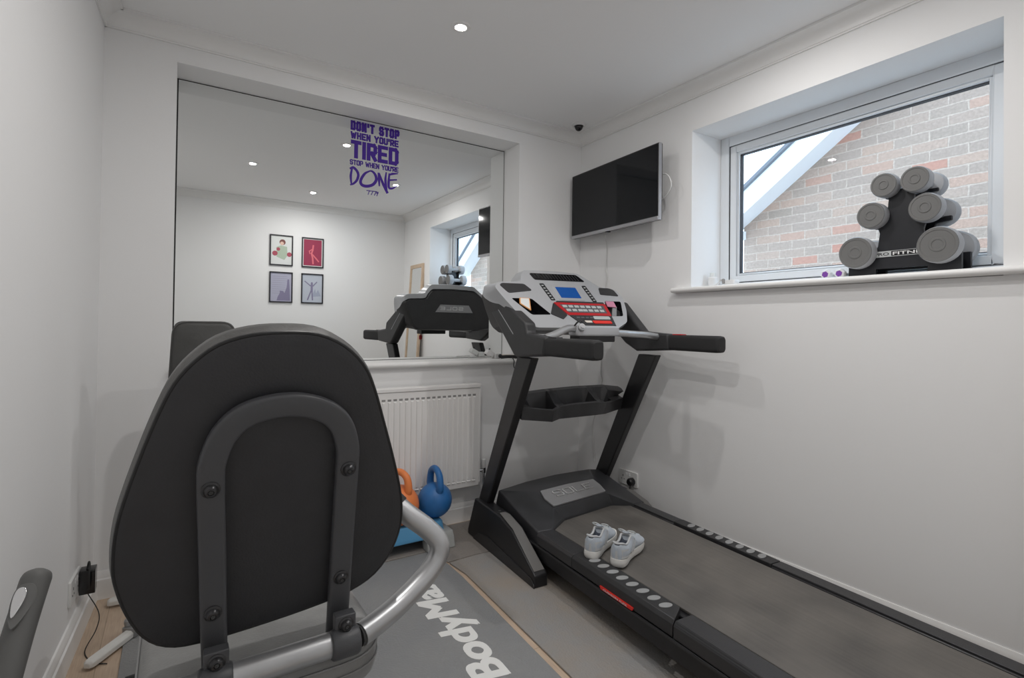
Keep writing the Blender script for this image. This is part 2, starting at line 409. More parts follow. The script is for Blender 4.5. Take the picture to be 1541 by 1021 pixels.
def along(name, prof, A, Bp, inward, material):
    """moulding: profile (distance from wall, z) swept from A to Bp"""
    A = Vector(A); Bp = Vector(Bp); n = Vector(inward).normalized(); b = B()
    loft(b, [[A + n*d + Vector((0, 0, z)) for d, z in prof], [Bp + n*d + Vector((0, 0, z)) for d, z in prof]])
    return struct(obj(name, b, material))
cov = [(0, ZC), (.007, ZC), (.007, ZC+.006)] + [(.011+.050*(1-math.cos(a)), ZC+.008+.050*math.sin(a)) for a in [i*PI/2/8 for i in range(9)]] + [(.068, ZC+.058), (.068, HC), (0, HC)]
nl = (1, -LS)
along('trim_1', cov, (XL(0), 0, 0), (0, 0, 0), (0, -1, 0), 'trim')
along('trim_2', cov, (0, 0, 0), (0, YF, 0), (-1, 0, 0), 'trim')
along('trim_3', cov, (XL(0), 0, 0), (XL(YF), YF, 0), (1, -LS, 0), 'trim')
along('trim_4', cov, (XL(YF), YF, 0), (0, YF, 0), (0, 1, 0), 'trim')
ZB = .110
bb = [(0, 0), (.018, 0), (.018, ZB-.032), (.013, ZB-.027), (.013, ZB-.018), (.009, ZB-.008), (.006, ZB), (0, ZB)]
along('baseboard_back', bb, (XL(0), 0, 0), (0, 0, 0), (0, -1, 0), 'trim')
along('baseboard_right', bb, (0, 0, 0), (0, YF, 0), (-1, 0, 0), 'trim')
along('baseboard_left', bb, (XL(0), 0, 0), (XL(YF), YF, 0), (1, -LS, 0), 'trim')
along('baseboard_front', bb, (XL(YF), YF, 0), (0, YF, 0), (0, 1, 0), 'trim')
def sill_prof(r, d0, d1, z0, z1, n=6):
    c = (z0+z1)/2; h = (z1-z0)/2
    return [(d0, z0)] + [(d1 + h*math.sin(a), c - h*math.cos(a)) for a in [PI*i/n for i in range(n+1)]] + [(d0, z1)]
# sill below the mirror and the window board
bm = B(); loft(bm, [[(x, -d, z) for d, z in sill_prof(0, -.175, .022, OZ0-.03, OZ0)] for x in (OX0, OX1)])
loft(bm, [[(x, -d, z) for d, z in sill_prof(0, 0, .022, OZ0-.03, OZ0)] for x in (OX0, OX0+.01)]); loft(bm, [[(x, -d, z) for d, z in sill_prof(0, 0, .022, OZ0-.03, OZ0)] for x in (OX1, OX1+.04)])
struct(obj('trim_5', bm, 'trim'))
bm = B(); loft(bm, [[(-d, y, z) for d, z in sill_prof(0, -.245, .03, WZ0-.023, WZ0+.003)] for y in (WY0, WY1)])
loft(bm, [[(-d, y, z) for d, z in sill_prof(0, 0, .03, WZ0-.023, WZ0+.003)] for y in (WY1, WY1+.10)]); loft(bm, [[(-d, y, z) for d, z in sill_prof(0, 0, .03, WZ0-.023, WZ0+.003)] for y in (WY0-.28, WY0)])
struct(obj('trim_6', bm, 'trim'))

# window: fixed frame, sash with glazing bead, gasket and pane
win = bpy.data.objects.new('window_1', None); COL.objects.link(win); win.location = (.24, (WY0+WY1)/2, WZ0); struct(win)
hw = (WY1-WY0)/2; hh = WZ1-WZ0
def ring(bm, y0, y1, z0, z1, t, x0, x1, tb=None):
    tb = tb or t
    box(bm, x0, x1, y0, y0+t, z0, z1); box(bm, x0, x1, y1-t, y1, z0, z1); box(bm, x0, x1, y0+t, y1-t, z0, z0+tb); box(bm, x0, x1, y0+t, y1-t, z1-t, z1)
bm = B(); ring(bm, -hw, hw, .003, hh, .052, 0, .07, .03); obj('frame', bm, 'pvc', win, .004)
bm = B(); ring(bm, -hw+.052, hw-.052, .033, hh-.052, .003, .004, .06); obj('gasket', bm, 'gasket', win)
bm = B(); ring(bm, -hw+.055, hw-.055, .036, hh-.055, .036, .006, .06); sash = obj('sash', bm, 'pvc', win, .004)
bm = B(); ring(bm, -hw+.091, hw-.091, .072, hh-.091, .012, .014, .05); obj('glazing_bead', bm, 'pvc', win, .006)
bm = B(); ring(bm, -hw+.103, hw-.103, .084, hh-.103, .004, .026, .05); obj('glazing_gasket', bm, 'gasket', win)
bm = B(); box(bm, .034, .038, -hw+.105, hw-.105, .086, hh-.105); obj('pane', bm, 'glass', win)

# ------------------------------------------------------------------ outside
g = B(); box(g, .34, 9, -9, 9, -.35, -.25); struct(obj('ground', g, 'paving'))
hs = thing('neighbor_house', 'pale brick gable wall with white verge boards seen through the window', 'house', (2.35, 0, -.25))
SL = .685
gy0, gz0, GH = .35, 2.124+.25, 2.97
gp = [(gy0+.0, 0), (gy0, gz0), (gy0-GH, gz0+GH*SL), (gy0-2*GH, gz0), (gy0-2*GH, 0)]
bm = B(); prism(bm, gp, 'x', 0, .25); obj('brick_wall', bm, 'brick', hs)
def slope_board(zoff0, zoff1, x0, x1, ov, side):
    b = B(); z = lambda d: gz0 + d*SL; ym = gy0-GH; Y = (lambda d: gy0-d) if side > 0 else (lambda d: gy0-2*GH+d)
    prism(b, [(Y(-ov), z(-ov)+zoff0), (Y(GH), z(GH)+zoff0), (Y(GH), z(GH)+zoff1), (Y(-ov), z(-ov)+zoff1)], 'x', x0, x1); return b
for sd in (1, -1):
    obj('soffit', slope_board(-.02, .005, -.24, .02, .10, sd), 'fascia', hs)
    obj('bargeboard', slope_board(-.055, .15, -.262, -.24, .10, sd), 'fascia', hs)
    obj('roof_edge', slope_board(.15, .185, -.30, .3, .14, sd), 'rooftile', hs)
bm = B(); box(bm, -.25, .02, gy0-.02, gy0+.10, gz0-.14, gz0-.06); obj('eaves_box', bm, 'fascia', hs)

# ------------------------------------------------------------------ mirror, lettering
mr = thing('wall_mirror', 'large frameless mirror set in the recess above the radiator', 'mirror', ((OX0+OX1)/2, .178, OZ0))
w2 = (OX1-OX0)/2
bm = B(); box(bm, -w2+.006, w2-.006, -.003, .002, .003, OZ1-OZ0-.006); obj('mirror_glass', bm, 'mirror', mr)
bm = B(); box(bm, -w2, w2, .0025, .012, .0, OZ1-OZ0); obj('backing', bm, 'gap', mr)

DY = .1745
dfn = lambda u, v, h: (u, DY - h, v)
dec = thing('mirror_lettering', 'purple vinyl slogan lettering stuck on the mirror', 'sign', (0, 0, 0))
dec.location = (-1.348, DY, 1.845)
dl = lambda u, v, h: (u+1.348, -h, v-1.845)
for s, x0, z0, x1, z1, t in (("DON'T STOP", -1.486, 2.188, -1.209, 2.240, .0122), ("WHEN YOU'RE", -1.485, 2.142, -1.213, 2.180, .0088),
                             ("TIRED", -1.483, 2.036, -1.212, 2.134, .0205), ("STOP WHEN YOU'RE", -1.487, 1.998, -1.211, 2.026, .0053)):
    bm = B(); block_line(bm, s, x0, z0, x1, z1, t, dl, .0008, t*.24); obj('letters', bm, 'purple', dec, sharp=0)
bm = B()
S_ = [([(-1.4745,1.9789),(-1.481,1.9346),(-1.4765,1.8890)],(.008,.011,.007)),
 ([(-1.4865,1.9735),(-1.4682,1.983),(-1.4484,1.9676),(-1.4402,1.9453),(-1.4476,1.9165),(-1.4668,1.8938),(-1.4841,1.8852)],(.008,.012,.012,.012,.01,.005)),
 ([(-1.3751,1.9801),(-1.4048,1.9592),(-1.426,1.92),(-1.4217,1.897),(-1.3957,1.8911),(-1.3598,1.9047),(-1.3399,1.9339),(-1.3444,1.9613),(-1.3609,1.9785),(-1.3771,1.9798)],(.006,.012,.013,.014,.014,.014,.013,.010,.006)),
 ([(-1.3263,1.9784),(-1.3236,1.9405),(-1.321,1.9027)],(.010,.012,.006)), ([(-1.3242,1.9747),(-1.2985,1.9163),(-1.2728,1.8695)],(.008,.013,.012)),
 ([(-1.283,1.9878),(-1.2864,1.9385),(-1.2793,1.8868)],(.006,.012,.010)),
 ([(-1.2641,1.9848),(-1.2676,1.9374),(-1.2649,1.9032),(-1.2439,1.9024),(-1.2166,1.923)],(.008,.012,.011,.009,.004)),
 ([(-1.2681,1.974),(-1.2452,1.9852),(-1.2134,1.9913)],(.008,.011,.004)), ([(-1.2635,1.9462),(-1.2192,1.9554)],(.008,.006))]
for i, (pts, ws) in enumerate(S_): ribbon(bm, pts, [w*1.15 for w in ws], dl, .0008+i*2e-5)
obj('brush_letters', bm, 'purple', dec, sharp=0)
bm = B()
for pts in ([(-1.3914,1.8679),(-1.3774,1.8688),(-1.3839,1.8479)],[(-1.3733,1.8678),(-1.3572,1.869),(-1.3661,1.8481)],[(-1.3543,1.8691),(-1.3389,1.8698),(-1.3479,1.8484)],
            [(-1.3281,1.8613),(-1.3355,1.8602),(-1.3348,1.868),(-1.3274,1.8674),(-1.3344,1.8471)]):
    stroke(bm, pts, .0038, dl, .0008)
obj('small_marks', bm, 'purple', dec, sharp=0)

# ------------------------------------------------------------------ ceiling: downlights and camera dome
LP = [(-1.27, -.71, 'recessed ceiling downlight nearest the mirror wall'), (-1.776, -1.578, 'recessed ceiling downlight nearest the left wall'),
      (-.604, -1.536, 'recessed ceiling downlight nearest the window wall'), (-1.171, -2.266, 'recessed ceiling downlight nearest the wall of framed prints')]
first = None
for x, y, lab in LP:
    if first is None:
        t = thing('ceiling_downlight', lab, 'light', (x, y, HC), 0, 'recessed downlights in the ceiling'); first = t
        b = B(); lathe(b, [(.022, -.001), (.025, -.006), (.040, -.005), (.0435, -.001), (.0435, 0), (.022, 0)], n=32); obj('trim_ring', b, 'trim', t)
        b = B(); lathe(b, [(.022, -.0045), (.0215, -.0015)], n=28); obj('lens', b, 'lens', t)
    else:
        t = first.copy(); COL.objects.link(t); t.location = (x, y, HC); t['label'] = lab
        for ch in list(first.children):
            c = ch.copy(); COL.objects.link(c); c.parent = t
    li = bpy.data.lights.new('downlight_beam', 'AREA'); li.shape = 'DISK'; li.size = .042; li.energy = 3.25; li.color = (1, .975, .95); li.spread = PI
    lo = bpy.data.objects.new('downlight_beam', li); COL.objects.link(lo); lo.location = (0, 0, -.007); lo.parent = t
t = thing('security_camera', 'black domed security camera in a white ring on the ceiling corner', 'camera', (-.161, -.163, HC))
b = B(); lathe(b, [(.043, 0), (.043, -.008), (.036, -.014), (.03, -.014), (.03, 0)], n=28); obj('mounting_ring', b, 'white', t)
b = B(); lathe(b, [(.028, -.012)] + [(.026*math.cos(a), -.014-.03*math.sin(a)) for a in [i*PI/2/8 for i in range(9)]], n=24); obj('dome', b, 'dome', t)

# ------------------------------------------------------------------ radiator
rd = thing('radiator', 'white panel radiator with ribbed front under the mirror', 'radiator', (-1.29, 0, .215))
RW = .49; RH = .58
b = B(); box(b, -RW, RW, -.085, -.07, 0, RH-.02)
obj('front_panel', b, 'rad', rd, .006)
b = B(); box(b, -RW+.01, RW-.01, -.066, -.03, .01, RH-.03); obj('rear_panel', b, 'rad', rd)
b = B(); n = 30
ribs = B()
for i in range(n):
    x = -RW+.024+(i+.5)*(2*RW-.048)/n; wv = .0085
    loft(ribs, [[(x-wv, -.084, .045), (x-wv*.6, -.092, .05), (x+wv*.6, -.092, .05), (x+wv, -.084, .045)], [(x-wv, -.084, RH-.07), (x-wv*.6, -.092, RH-.075), (x+wv*.6, -.092, RH-.075), (x+wv, -.084, RH-.07)]])
    box(b, x-.0095, x+.0095, -.0862, -.084, RH-.066, RH-.056); loft(ribs, [[(x-.010, -.084, .030), (x+.010, -.084, .030), (x+.010, -.093, .036), (x-.010, -.093, .036)], [(x-.010, -.084, .042), (x+.010, -.084, .042), (x+.010, -.086, .041), (x-.010, -.086, .041)]])
obj('ribs', ribs, 'rad', rd); obj('top_slots', b, 'slot', rd)
b = B(); box(b, -RW-.004, RW+.004, -.09, -.03, RH-.022, RH)
obj('top_grille', b, 'rad', rd, .004)
for x in (RW, -RW):
    b = B(); box(b, x-.003, x+.003, -.086, -.03, .02, RH-.03); obj('side_panel', b, 'rad', rd)
b = B(); tube(b, [(RW-.01, -.055, .075), (RW+.05, -.055, .075)], .009); tube(b, [(RW+.045, -.055, .085), (RW+.045, -.055, -.205)], .0075); lathe(b, [(.014, 0), (.014, .03)], (RW+.045, -.055, .06), n=14); obj('valve', b, 'chrome', rd)
b = B(); lathe(b, [(.012, 0), (.014, .004), (.013, .045), (.009, .05)], (RW+.045, -.055, .09), n=14); obj('valve_cap', b, 'white', rd)
for x in (-.4, .4):
    b = B(); box(b, x-.02, x+.02, -.032, 0, .05, .5); obj('bracket', b, 'rad', rd)

# ------------------------------------------------------------------ sockets, tv, cables
def socket(name, label, loc, rz):
    t = thing(name, label, 'socket', loc, rz)      # local: plate in xz plane, facing -y
    b = B(); prism(b, round_poly(rect(-.073, .073, -.043, .043), .006, 3), 'y', -.009, 0); obj('plate', b, 'socket', t, .002)
    for x in (-.04, .04):
        b = B()
        box(b, x-.003, x+.003, -.0095, -.0085, .004, .013); box(b, x-.014, x-.008, -.0095, -.0085, -.014, -.009); box(b, x+.008, x+.014, -.0095, -.0085, -.014, -.009)
        obj('outlet', b, 'gap', t)
    for x in (-.012, .012):
        b = B(); box(b, x-.006, x+.006, -.0115, -.009, .014, .030); obj('switch', b, 'white', t, .001)
    return t
socket('wall_socket', 'white double socket on the right wall behind the treadmill', (0, -.466, .236), -PI/2)
pl = thing('power_plug', 'black round plug in the double socket behind the treadmill', 'plug', (-.0095, -.505, .226))
b = B(); lathe(b, [(.021, 0), (.023, .006), (.022, .026), (.016, .034)], (0, 0, 0), (-1, 0, 0), 20); obj('plug_body', b, 'blk', pl)
b = B(); tube(b, spline([(-.02, 0, -.018), (-.024, 0, -.05), (-.02, .02, -.12), (-.02, .05, -.21)], 6), .004, 8); obj('lead', b, 'cablek', pl)
la = math.atan(LS)
lsx = XL(-.36)
socket('wall_socket', 'white double socket low on the left wall', (lsx, -.36, .21), PI/2-la)
ad = thing('power_adapter', 'black power adapter plugged into the left wall socket', 'adapter', (XL(-.30)+.0095, -.30, .20))
b = B(); prism(b, round_poly(rect(-.027, .027, -.042, .042), .006, 3), 'x', 0, .045); obj('adapter_body', b, 'blkgloss', ad, .004)
b = B(); tube(b, spline([(.02, -.01, .042), (.025, -.012, .068), (.03, -.035, .062), (.03, -.048, .03), (.03, -.044, -.01), (.025, -.02, -.03)], 6), .003, 8); obj('looped_lead', b, 'cablek', ad)
b = B(); tube(b, spline([(.022, -.01, -.042), (.06, -.06, -.10), (.055, -.075, -.15), (.03, -.12, -.194), (.06, -.2, -.197), (.10, -.235, -.196)], 8), .0018, 6); obj('thin_lead', b, 'cablek', ad)

# television: swivelled a little off the right wall
tv_l = Vector((-.105, -.035)); tv_r = Vector((-.145, -.800)); tv_d = (tv_r-tv_l); TW = tv_d.length
tv = thing('television', 'black flat screen television on the right wall by the corner', 'television', ((tv_l.x+tv_r.x)/2, (tv_l.y+tv_r.y)/2, 1.902), math.atan2(tv_d.y, tv_d.x))
TH = .408   # local: x along the set, +y towards the wall, z up
b = B(); prism(b, round_poly(rect(-TW/2, TW/2, -TH/2, TH/2), .004, 2), 'y', .0, .030); obj('casing', b, 'tvblk', tv, .003)
b = B(); box(b, -TW/2+.007, TW/2-.007, -.0012, .0, -TH/2+.022, TH/2-.008); obj('screen', b, 'tvscr', tv)
b = B(); box(b, -TW/2, TW/2, -.003, .012, -TH/2-.001, -TH/2+.018); obj('bottom_bezel', b, 'tvsil', tv, .002)
b = B(); box(b, TW/2-.001, TW/2+.0015, .001, .022, -TH/2, TH/2); obj('side_trim', b, 'tvsil', tv)
b = B(); prism(b, [(-TH/2+.02, .03), (-TH/2+.02, .055), (-.02, .055), (.05, .03)], 'x', -.25, .25)
for v in b.verts: v.co = (v.co.x, v.co.z, v.co.y)
obj('rear_housing', b, 'tvblk', tv)
b = B(); box(b, -.06, .06, .05, .121, -.06, .06); obj('bracket', b, 'blk', tv)
b = B(); box(b, -.04, -.02, -.002, .02, -TH/2-.006, -TH/2); obj('sensor', b, 'blk', tv)
b = B(); tube(b, spline([(TW/2-.14, .05, .02), (TW/2-.02, .06, .05), (TW/2+.03, .06, -.005), (TW/2+.0, .07, -.055), (TW/2-.10, .075, -.10)], 8), .0035, 8); obj('white_lead', b, 'cable', tv)
cb = B(); tube(cb, spline([(-.03, -.27, 1.70), (-.006, -.262, 1.62), (-.006, -.258, 1.49), (-.006, -.268, 1.44), (-.006, -.253, 1.34), (-.006, -.235, 1.05), (-.006, -.218, .85), (-.006, -.232, .79), (-.006, -.215, .74), (-.006, -.185, .60), (-.006, -.150, .495), (-.006, -.168, .30), (-.006, -.172, .262)], 5), .0032, 8)
tag(obj('hanging_cable', cb, 'cable'), 'thin white cable hanging down the wall below the television', 'cable')

# ------------------------------------------------------------------ things on the mirror sill
t = thing('charger_plug', 'white charger block lying on the mirror sill', 'charger', (-.655, .075, OZ0))
b = B(); R_ = Matrix.Rotation(.5, 3, 'Y'); box(b, -.026, .026, -.02, .02, -.014, .014, R_)
for v in b.verts: v.co.z += .032; v.co.x += .005
obj('block', b, 'white', t, .004)
b = B(); box(b, .03, .075, -.022, .022, 0, .03); obj('base', b, 'white', t, .005)
b = B(); tube(b, spline([(-.02, -.01, .006), (-.07, -.02, .004), (-.11, -.01, .004), (-.13, .02, .004)], 6), .003, 8); obj('lead', b, 'cable', t)
b = B(); tube(b, [(-.005, 0, .045), (.008, 0, .062)], .004, 8); obj('pin', b, 'gap', t)
t = thing('folded_glasses', 'dark folded sunglasses overhanging the mirror sill end', 'glasses', (-.535, .0, OZ0))
b = B(); sweep(b, spline([(-.06, .03, .010), (-.02, .0, .014), (.03, -.012, .012), (.062, -.005, .012)], 6), circ(.006, 8, .010)); obj('arm', b, 'blk', t)
b = B(); sweep(b, spline([(-.055, .045, .022), (-.02, .02, .020), (.03, .008, .018), (.06, .004, .014)], 6), circ(.004, 8, .006)); obj('arm', b, 'cream', t)
for c_, r_ in (((.045, -.004, .012), (.022, .014, .008)), ((-.058, .04, .016), (.012, .012, .013))):
    b = B(); ball(b, c_, r_, 14, 8); obj('lens', b, 'blkgloss', t)
b = B(); tube(b, spline([(-.012, -.02, .012), (-.008, -.038, -.01), (-.009, -.038, -.04), (.0, -.036, -.06)], 6), .003, 6); obj('cord', b, 'cablek', t)

# ------------------------------------------------------------------ things on the window board
ZS = WZ0+.003
t = thing('plastic_bottle', 'small white capped bottle at the left end of the window sill', 'bottle', (.13, -.935, ZS))
b = B(); lathe(b, [(.024, 0), (.026, .003), (.026, .052), (.022, .058), (.018, .06)], n=20); obj('bottle_body', b, 'white', t)
b = B(); lathe(b, [(.015, .06), (.015, .080), (.013, .082)], n=16); obj('cap', b, 'paper', t)
t = thing('white_adapter', 'white adapter with a curled lead beside the small bottle on the sill', 'adapter', (.07, -1.09, ZS))
b = B(); prism(b, round_poly(rect(-.022, .022, -.028, .028), .008, 3), 'z', 0, .030); obj('adapter_body', b, 'white', t, .005)
b = B(); tube(b, spline([(-.01, .03, .012), (0, .06, .035), (.01, .085, .02), (-.005, .11, .005), (-.02, .16, .004)], 6), .004, 8); obj('lead', b, 'cable', t)
b = B(); lathe(b, [(.008, 0), (.009, .02), (.006, .024)], (-.012, .038, .014), (0, .2, 1), 10); obj('connector', b, 'slot', t)
b = B(); tube(b, spline([(.0, -.028, .010), (-.01, -.05, .006), (-.015, -.075, .004)], 5), .004, 8); obj('cable_end', b, 'cable', t)
def hand_weight(label, loc):
    t = thing('hand_weight', label, 'hand weight', loc, 0, 'purple and white hand weights on the window sill')
    b = B(); lathe(b, [(.008, -.0), (.008, .10)], (0, 0, .021), (1, 0, 0), 12); obj('handle', b, 'white', t)
    for x in (-.012, .09):
        b = B(); lathe(b, [(.018, 0), (.021, .004), (.021, .022), (.018, .026)], (x, 0, .021), (1, 0, 0), 6); obj('head', b, 'white', t)
        b = B(); lathe(b, [(.013, 0), (.013, .003)], (x-.002 if x < 0 else x+.025, 0, .021), (1, 0, 0), 6); obj('end_face', b, 'purple2', t)
    return t
hand_weight('small purple ended hand weight on the sill, farther from the dumbbell rack', (.05, -1.552, ZS))
hand_weight('small purple ended hand weight on the sill, right beside the dumbbell rack', (.05, -1.607, ZS))
b = B(); prism(b, round_poly(rect(.02, .10, -1.52, -1.455), .008, 3), 'z', ZS, ZS+.008); tag(obj('white_tray', b, 'white', None, .003), 'small flat white dish lying on the sill beside the hand weights', 'dish')

# dumbbell rack and six dumbbells
rk = thing('dumbbell_rack', 'black tiered dumbbell rack standing on the window sill', 'dumbbell rack', (.12, -1.815, ZS))
for s in (-1, 1):                      # two side plates, stepped tree shape
    b = B()
    half = [(.185, 0), (.185, .079), (.10, .079), (.078, .12), (.072, .17), (.08, .198), (.128, .204), (.128, .221), (.055, .221), (.045, .26), (.042, .30), (.05, .318), (.088, .322), (.088, .334), (.01, .334)]
    prof = [(y, z) for y, z in half] + [(-y, z) for y, z in half[::-1]]
    inner = [(.085, 0), (.085, .03), (-.085, .03), (-.085, 0)]
    poly = prof[:len(prof)] + [(-.085, 0), (-.085, .03), (.085, .03), (.085, 0)]
    prism(b, poly, 'x', s*.045-.008, s*.045+.008); obj('side_plate', b, 'rackblk', rk, .002)
b = B(); box(b, -.045, .045, -.03, .03, .06, .33); box(b, -.045, .045, -.16, .16, .045, .075); obj('cross_piece', b, 'rackblk', rk)
b = B(); box(b, -.056, -.053, -.14, .10, .075, .098); obj('name_plate', b, 'keys', rk)
rf = lambda u, v, h: (-.0562-h, -u, v)
b = text_bm('PRO', lambda u, v, h: (-.0560-h, .088-u, .0805+v), .05, .012, .01, dep=.0006); obj('name_letters', b, 'rackblk', rk)
b = B(); box(b, -.0570, -.0558, -.125, .030, .078, .096); obj('name_block', b, 'blkgloss', rk)
b = text_bm('FITNESS', lambda u, v, h: (-.0570-h, .025-u, .0805+v), .125, .012, .02, dep=.0006); obj('name_letters', b, 'white', rk)
DB = [(-1.675, .098, .064, .165, 'largest grey dumbbell, lowest on the left side of the rack'), (-1.945, .098, .066, .165, 'largest grey dumbbell, lowest on the right side of the rack'),
      (-1.728, .240, .052, .15, 'grey dumbbell in the middle tier on the left side of the rack'), (-1.905, .240, .0535, .15, 'grey dumbbell in the middle tier on the right side of the rack'),
      (-1.770, .352, .047, .135, 'small grey dumbbell on the top tier, left side of the rack'), (-1.872, .352, .0485, .135, 'small grey dumbbell on the top tier, right side of the rack')]
for y, z, r, l, lab in DB:
    t = thing('dumbbell', lab, 'dumbbell', (.12, y, ZS+z), .0, 'grey dumbbells on the rack')
    b = B(); lathe(b, [(.015, -l/2), (.017, 0), (.015, l/2)], (0, 0, 0), (1, 0, 0), 14); obj('handle', b, 'dbrim', t)
    for s in (-1, 1):
        th = .048
        b = B(); lathe(b, [(r*.45, 0), (r*.92, .003), (r, .010), (r, th-.008), (r*.95, th)], (s*l/2*.62, 0, 0), (s, 0, 0), 32); hd = obj('head', b, 'dbrim', t)
        b = B(); lathe(b, [(r*.95, 0), (r*.93, .0025), (r*.80, .0025), (r*.78, .001), (r*.40, .001), (r*.37, .003), (r*.28, .003), (r*.25, .0012), (r*.02, .0012)], (s*(l/2*.62+th), 0, 0), (s, 0, 0), 32); obj('end_face', b, 'dbgrey', hd)

# ------------------------------------------------------------------ prints and standing mirror on the far side of the room
PR = [(-1.355, 1.887, 'framed print of a boxer in green with red gloves', 0), (-1.042, 1.887, 'framed crimson print of a leaping dancer figure', 1),
      (-1.353, 1.500, 'framed lilac grey print of a figure with one raised fist', 2), (-1.041, 1.500, 'framed lilac grey print of a figure with both arms raised', 3)]
def col(n, c):
    if n not in M: M[n] = mat(n, c, .6)
    return n
for x, z, lab, k in PR:
    t = thing('picture_frame', lab, 'picture', (x, YF, z), 0, 'framed prints on the wall opposite the mirror')
    b = B(); W_, H_ = .1125, .16
    for a in ((-W_, -W_+.011, -H_, H_), (W_-.011, W_, -H_, H_), (-W_+.011, W_-.011, -H_, -H_+.011), (-W_+.011, W_-.011, H_-.011, H_)): box(b, a[0], a[1], 0, .016, a[2], a[3])
    obj('frame', b, 'frameblk', t)
    base = ('paper', 'paper', 'print_lilac', 'print_bluegrey')[k]
    col('print_lilac', (.46, .46, .58)); col('print_bluegrey', (.52, .56, .64))
    b = B(); box(b, -W_+.011, W_-.011, .002, .006, -H_+.011, H_-.011); obj('print', b, base, t)
    pf = lambda u, v, h: (-u, .0062+h, v)          # u to the right as seen by a viewer facing the print
    if k == 0:
        parts = [('print_skin', (.75, .52, .42), [(-.028,.105,.028)], 'b'), ]
        bm = B(); lathe(bm, [(.030, 0), (.030, .0008)], pf(-.01, .085, 0), (0, 1, 0), 18); obj('figure_head', bm, col('print_brown', (.20, .07, .06)), t)
        bm = B(); lathe(bm, [(.019, .0009), (.019, .0014)], pf(-.005, .072, 0), (0, 1, 0), 18); obj('figure_face', bm, col('print_skin', (.75, .52, .42)), t)
        bm = B(); rprism(bm, [(-.055, .04), (.005, .05), (.05, .03), (.045, -.07), (-.03, -.10), (-.06, -.05)], pf, 0, .0006); obj('figure_vest', bm, col('print_green', (.44, .53, .42)), t)
        bm = B(); lathe(bm, [(.026, .0007), (.026, .0012)], pf(.062, -.035, 0), (0, 1, 0), 16); lathe(bm, [(.024, .0007), (.024, .0012)], pf(-.078, -.04, 0), (0, 1, 0), 16); lathe(bm, [(.018, .0007), (.018, .0012)], pf(.03, .01, 0), (0, 1, 0), 14); obj('figure_gloves', bm, col('print_red', (.42, .08, .12)), t)
    elif k == 1:
        bm = B(); box(bm, -W_+.02, W_-.02, .006, .0066, -H_+.02, H_-.02); obj('print_field', bm, col('print_crimson', (.32, .03, .08)), t)
        bm = B(); stroke(bm, [(-.005, .075), (.0, .03), (.012, -.01), (.0, -.06), (-.005, -.115)], .016, lambda u, v, h: pf(u, v, h+.0006), .0006); stroke(bm, [(.012, -.01), (-.035, -.06), (-.06, -.09)], .014, lambda u, v, h: pf(u, v, h+.0006), .0006); stroke(bm, [(.0, .04), (.035, .015), (.03, -.01)], .010, lambda u, v, h: pf(u, v, h+.0006), .0006); obj('figure', bm, col('print_pink', (.72, .16, .20)), t)
    elif k == 2:
        bm = B(); rprism(bm, [(-.09, -.14), (-.085, -.02), (-.078, .085), (-.062, .085), (-.055, .0), (-.035, -.06), (-.02, -.04), (.01, -.035), (.012, -.065), (.03, -.10), (.04, -.14)], pf, 0, .0006); obj('figure', bm, col('print_slate', (.24, .22, .34)), t)
        bm = B()
        for i in range(9):
            zz = .11-.022*i; box(bm, -.085, (.06 if i < 3 else -.0+.045), .0062, .0066, zz, zz+.004)
        obj('print_lines', bm, col('print_grey', (.36, .36, .46)), t)
    else:
        bm = B(); F = lambda u, v, h: pf(u, v, h)
        stroke(bm, [(-.045, .07), (-.01, .03), (.02, .03), (.075, .075)], .011, F, .0006); stroke(bm, [(.005, .04), (.005, -.03)], .022, F, .0006); stroke(bm, [(.003, -.02), (-.004, -.12)], .013, F, .0006); stroke(bm, [(.010, -.02), (.045, -.12)], .013, F, .0006); lathe(bm, [(.011, 0), (.011, .0006)], pf(.005, .058, 0), (0, 1, 0), 14); obj('figure', bm, 'print_slate', t)
        bm = B(); rprism(bm, [(-.09, -.08), (-.06, -.01), (-.04, -.05), (-.03, .0), (0, -.07), (.0, -.09)], lambda u, v, h: pf(u, v, h-.0002), 0, .0005); obj('print_scene', bm, col('print_haze', (.38, .41, .52)), t)
sm = thing('standing_mirror', 'tall pine framed mirror leaning on the right wall beyond the window', 'mirror', (-.10, -2.45, 0), 0)
R_ = Matrix.Rotation(math.radians(3), 3, 'Y')
b = B()
for a in ((-.18, -.15, 0, 1.80), (.15, .18, 0, 1.80), (-.15, .15, 0, .05), (-.15, .15, 1.76, 1.80)): box(b, -.012, .012, a[0], a[1], a[2], a[3], R_)
obj('frame', b, 'wood', sm)
b = B(); box(b, -.004, .004, -.15, .15, .05, 1.76, R_); obj('mirror_glass', b, 'mirror', sm)

# ------------------------------------------------------------------ floor mats
def matobj(name, poly, m, h, label):
    b = B(); prism(b, poly, 'z', 0.0005, h); return tag(obj(name, b, m, None, .002), label, 'mat')
lm = matobj('exercise_mat', [(-2.405, -2.62), (-2.405, -.315), (-1.20, -.300), (-1.176, -.48), (-1.176, -.62), (-1.215, -1.40), (-1.24, -2.62)], 'matdark', .008, 'dark grey rubber mat with white lettering under the exercise bike')
tf = lambda u, v, h: (-1.288 - .018 - v + u*.045, -1.268 + u, .0081+h)
b = B()
for i, (du, dv) in enumerate(((-.0065, -.004), (.0065, -.004), (-.0065, .005), (.0065, .005), (0, 0))):
    t_ = text_bm('BodyMax', lambda u, v, h: tf(u+du, v+dv, h), .73, .152, 0, .18, .0005+i*4e-5, 5); me = bpy.data.meshes.new('lettering'); t_.to_mesh(me); t_.free(); b.from_mesh(me); bpy.data.meshes.remove(me)
obj('mat_letters', b, 'matprint', lm, sharp=0)
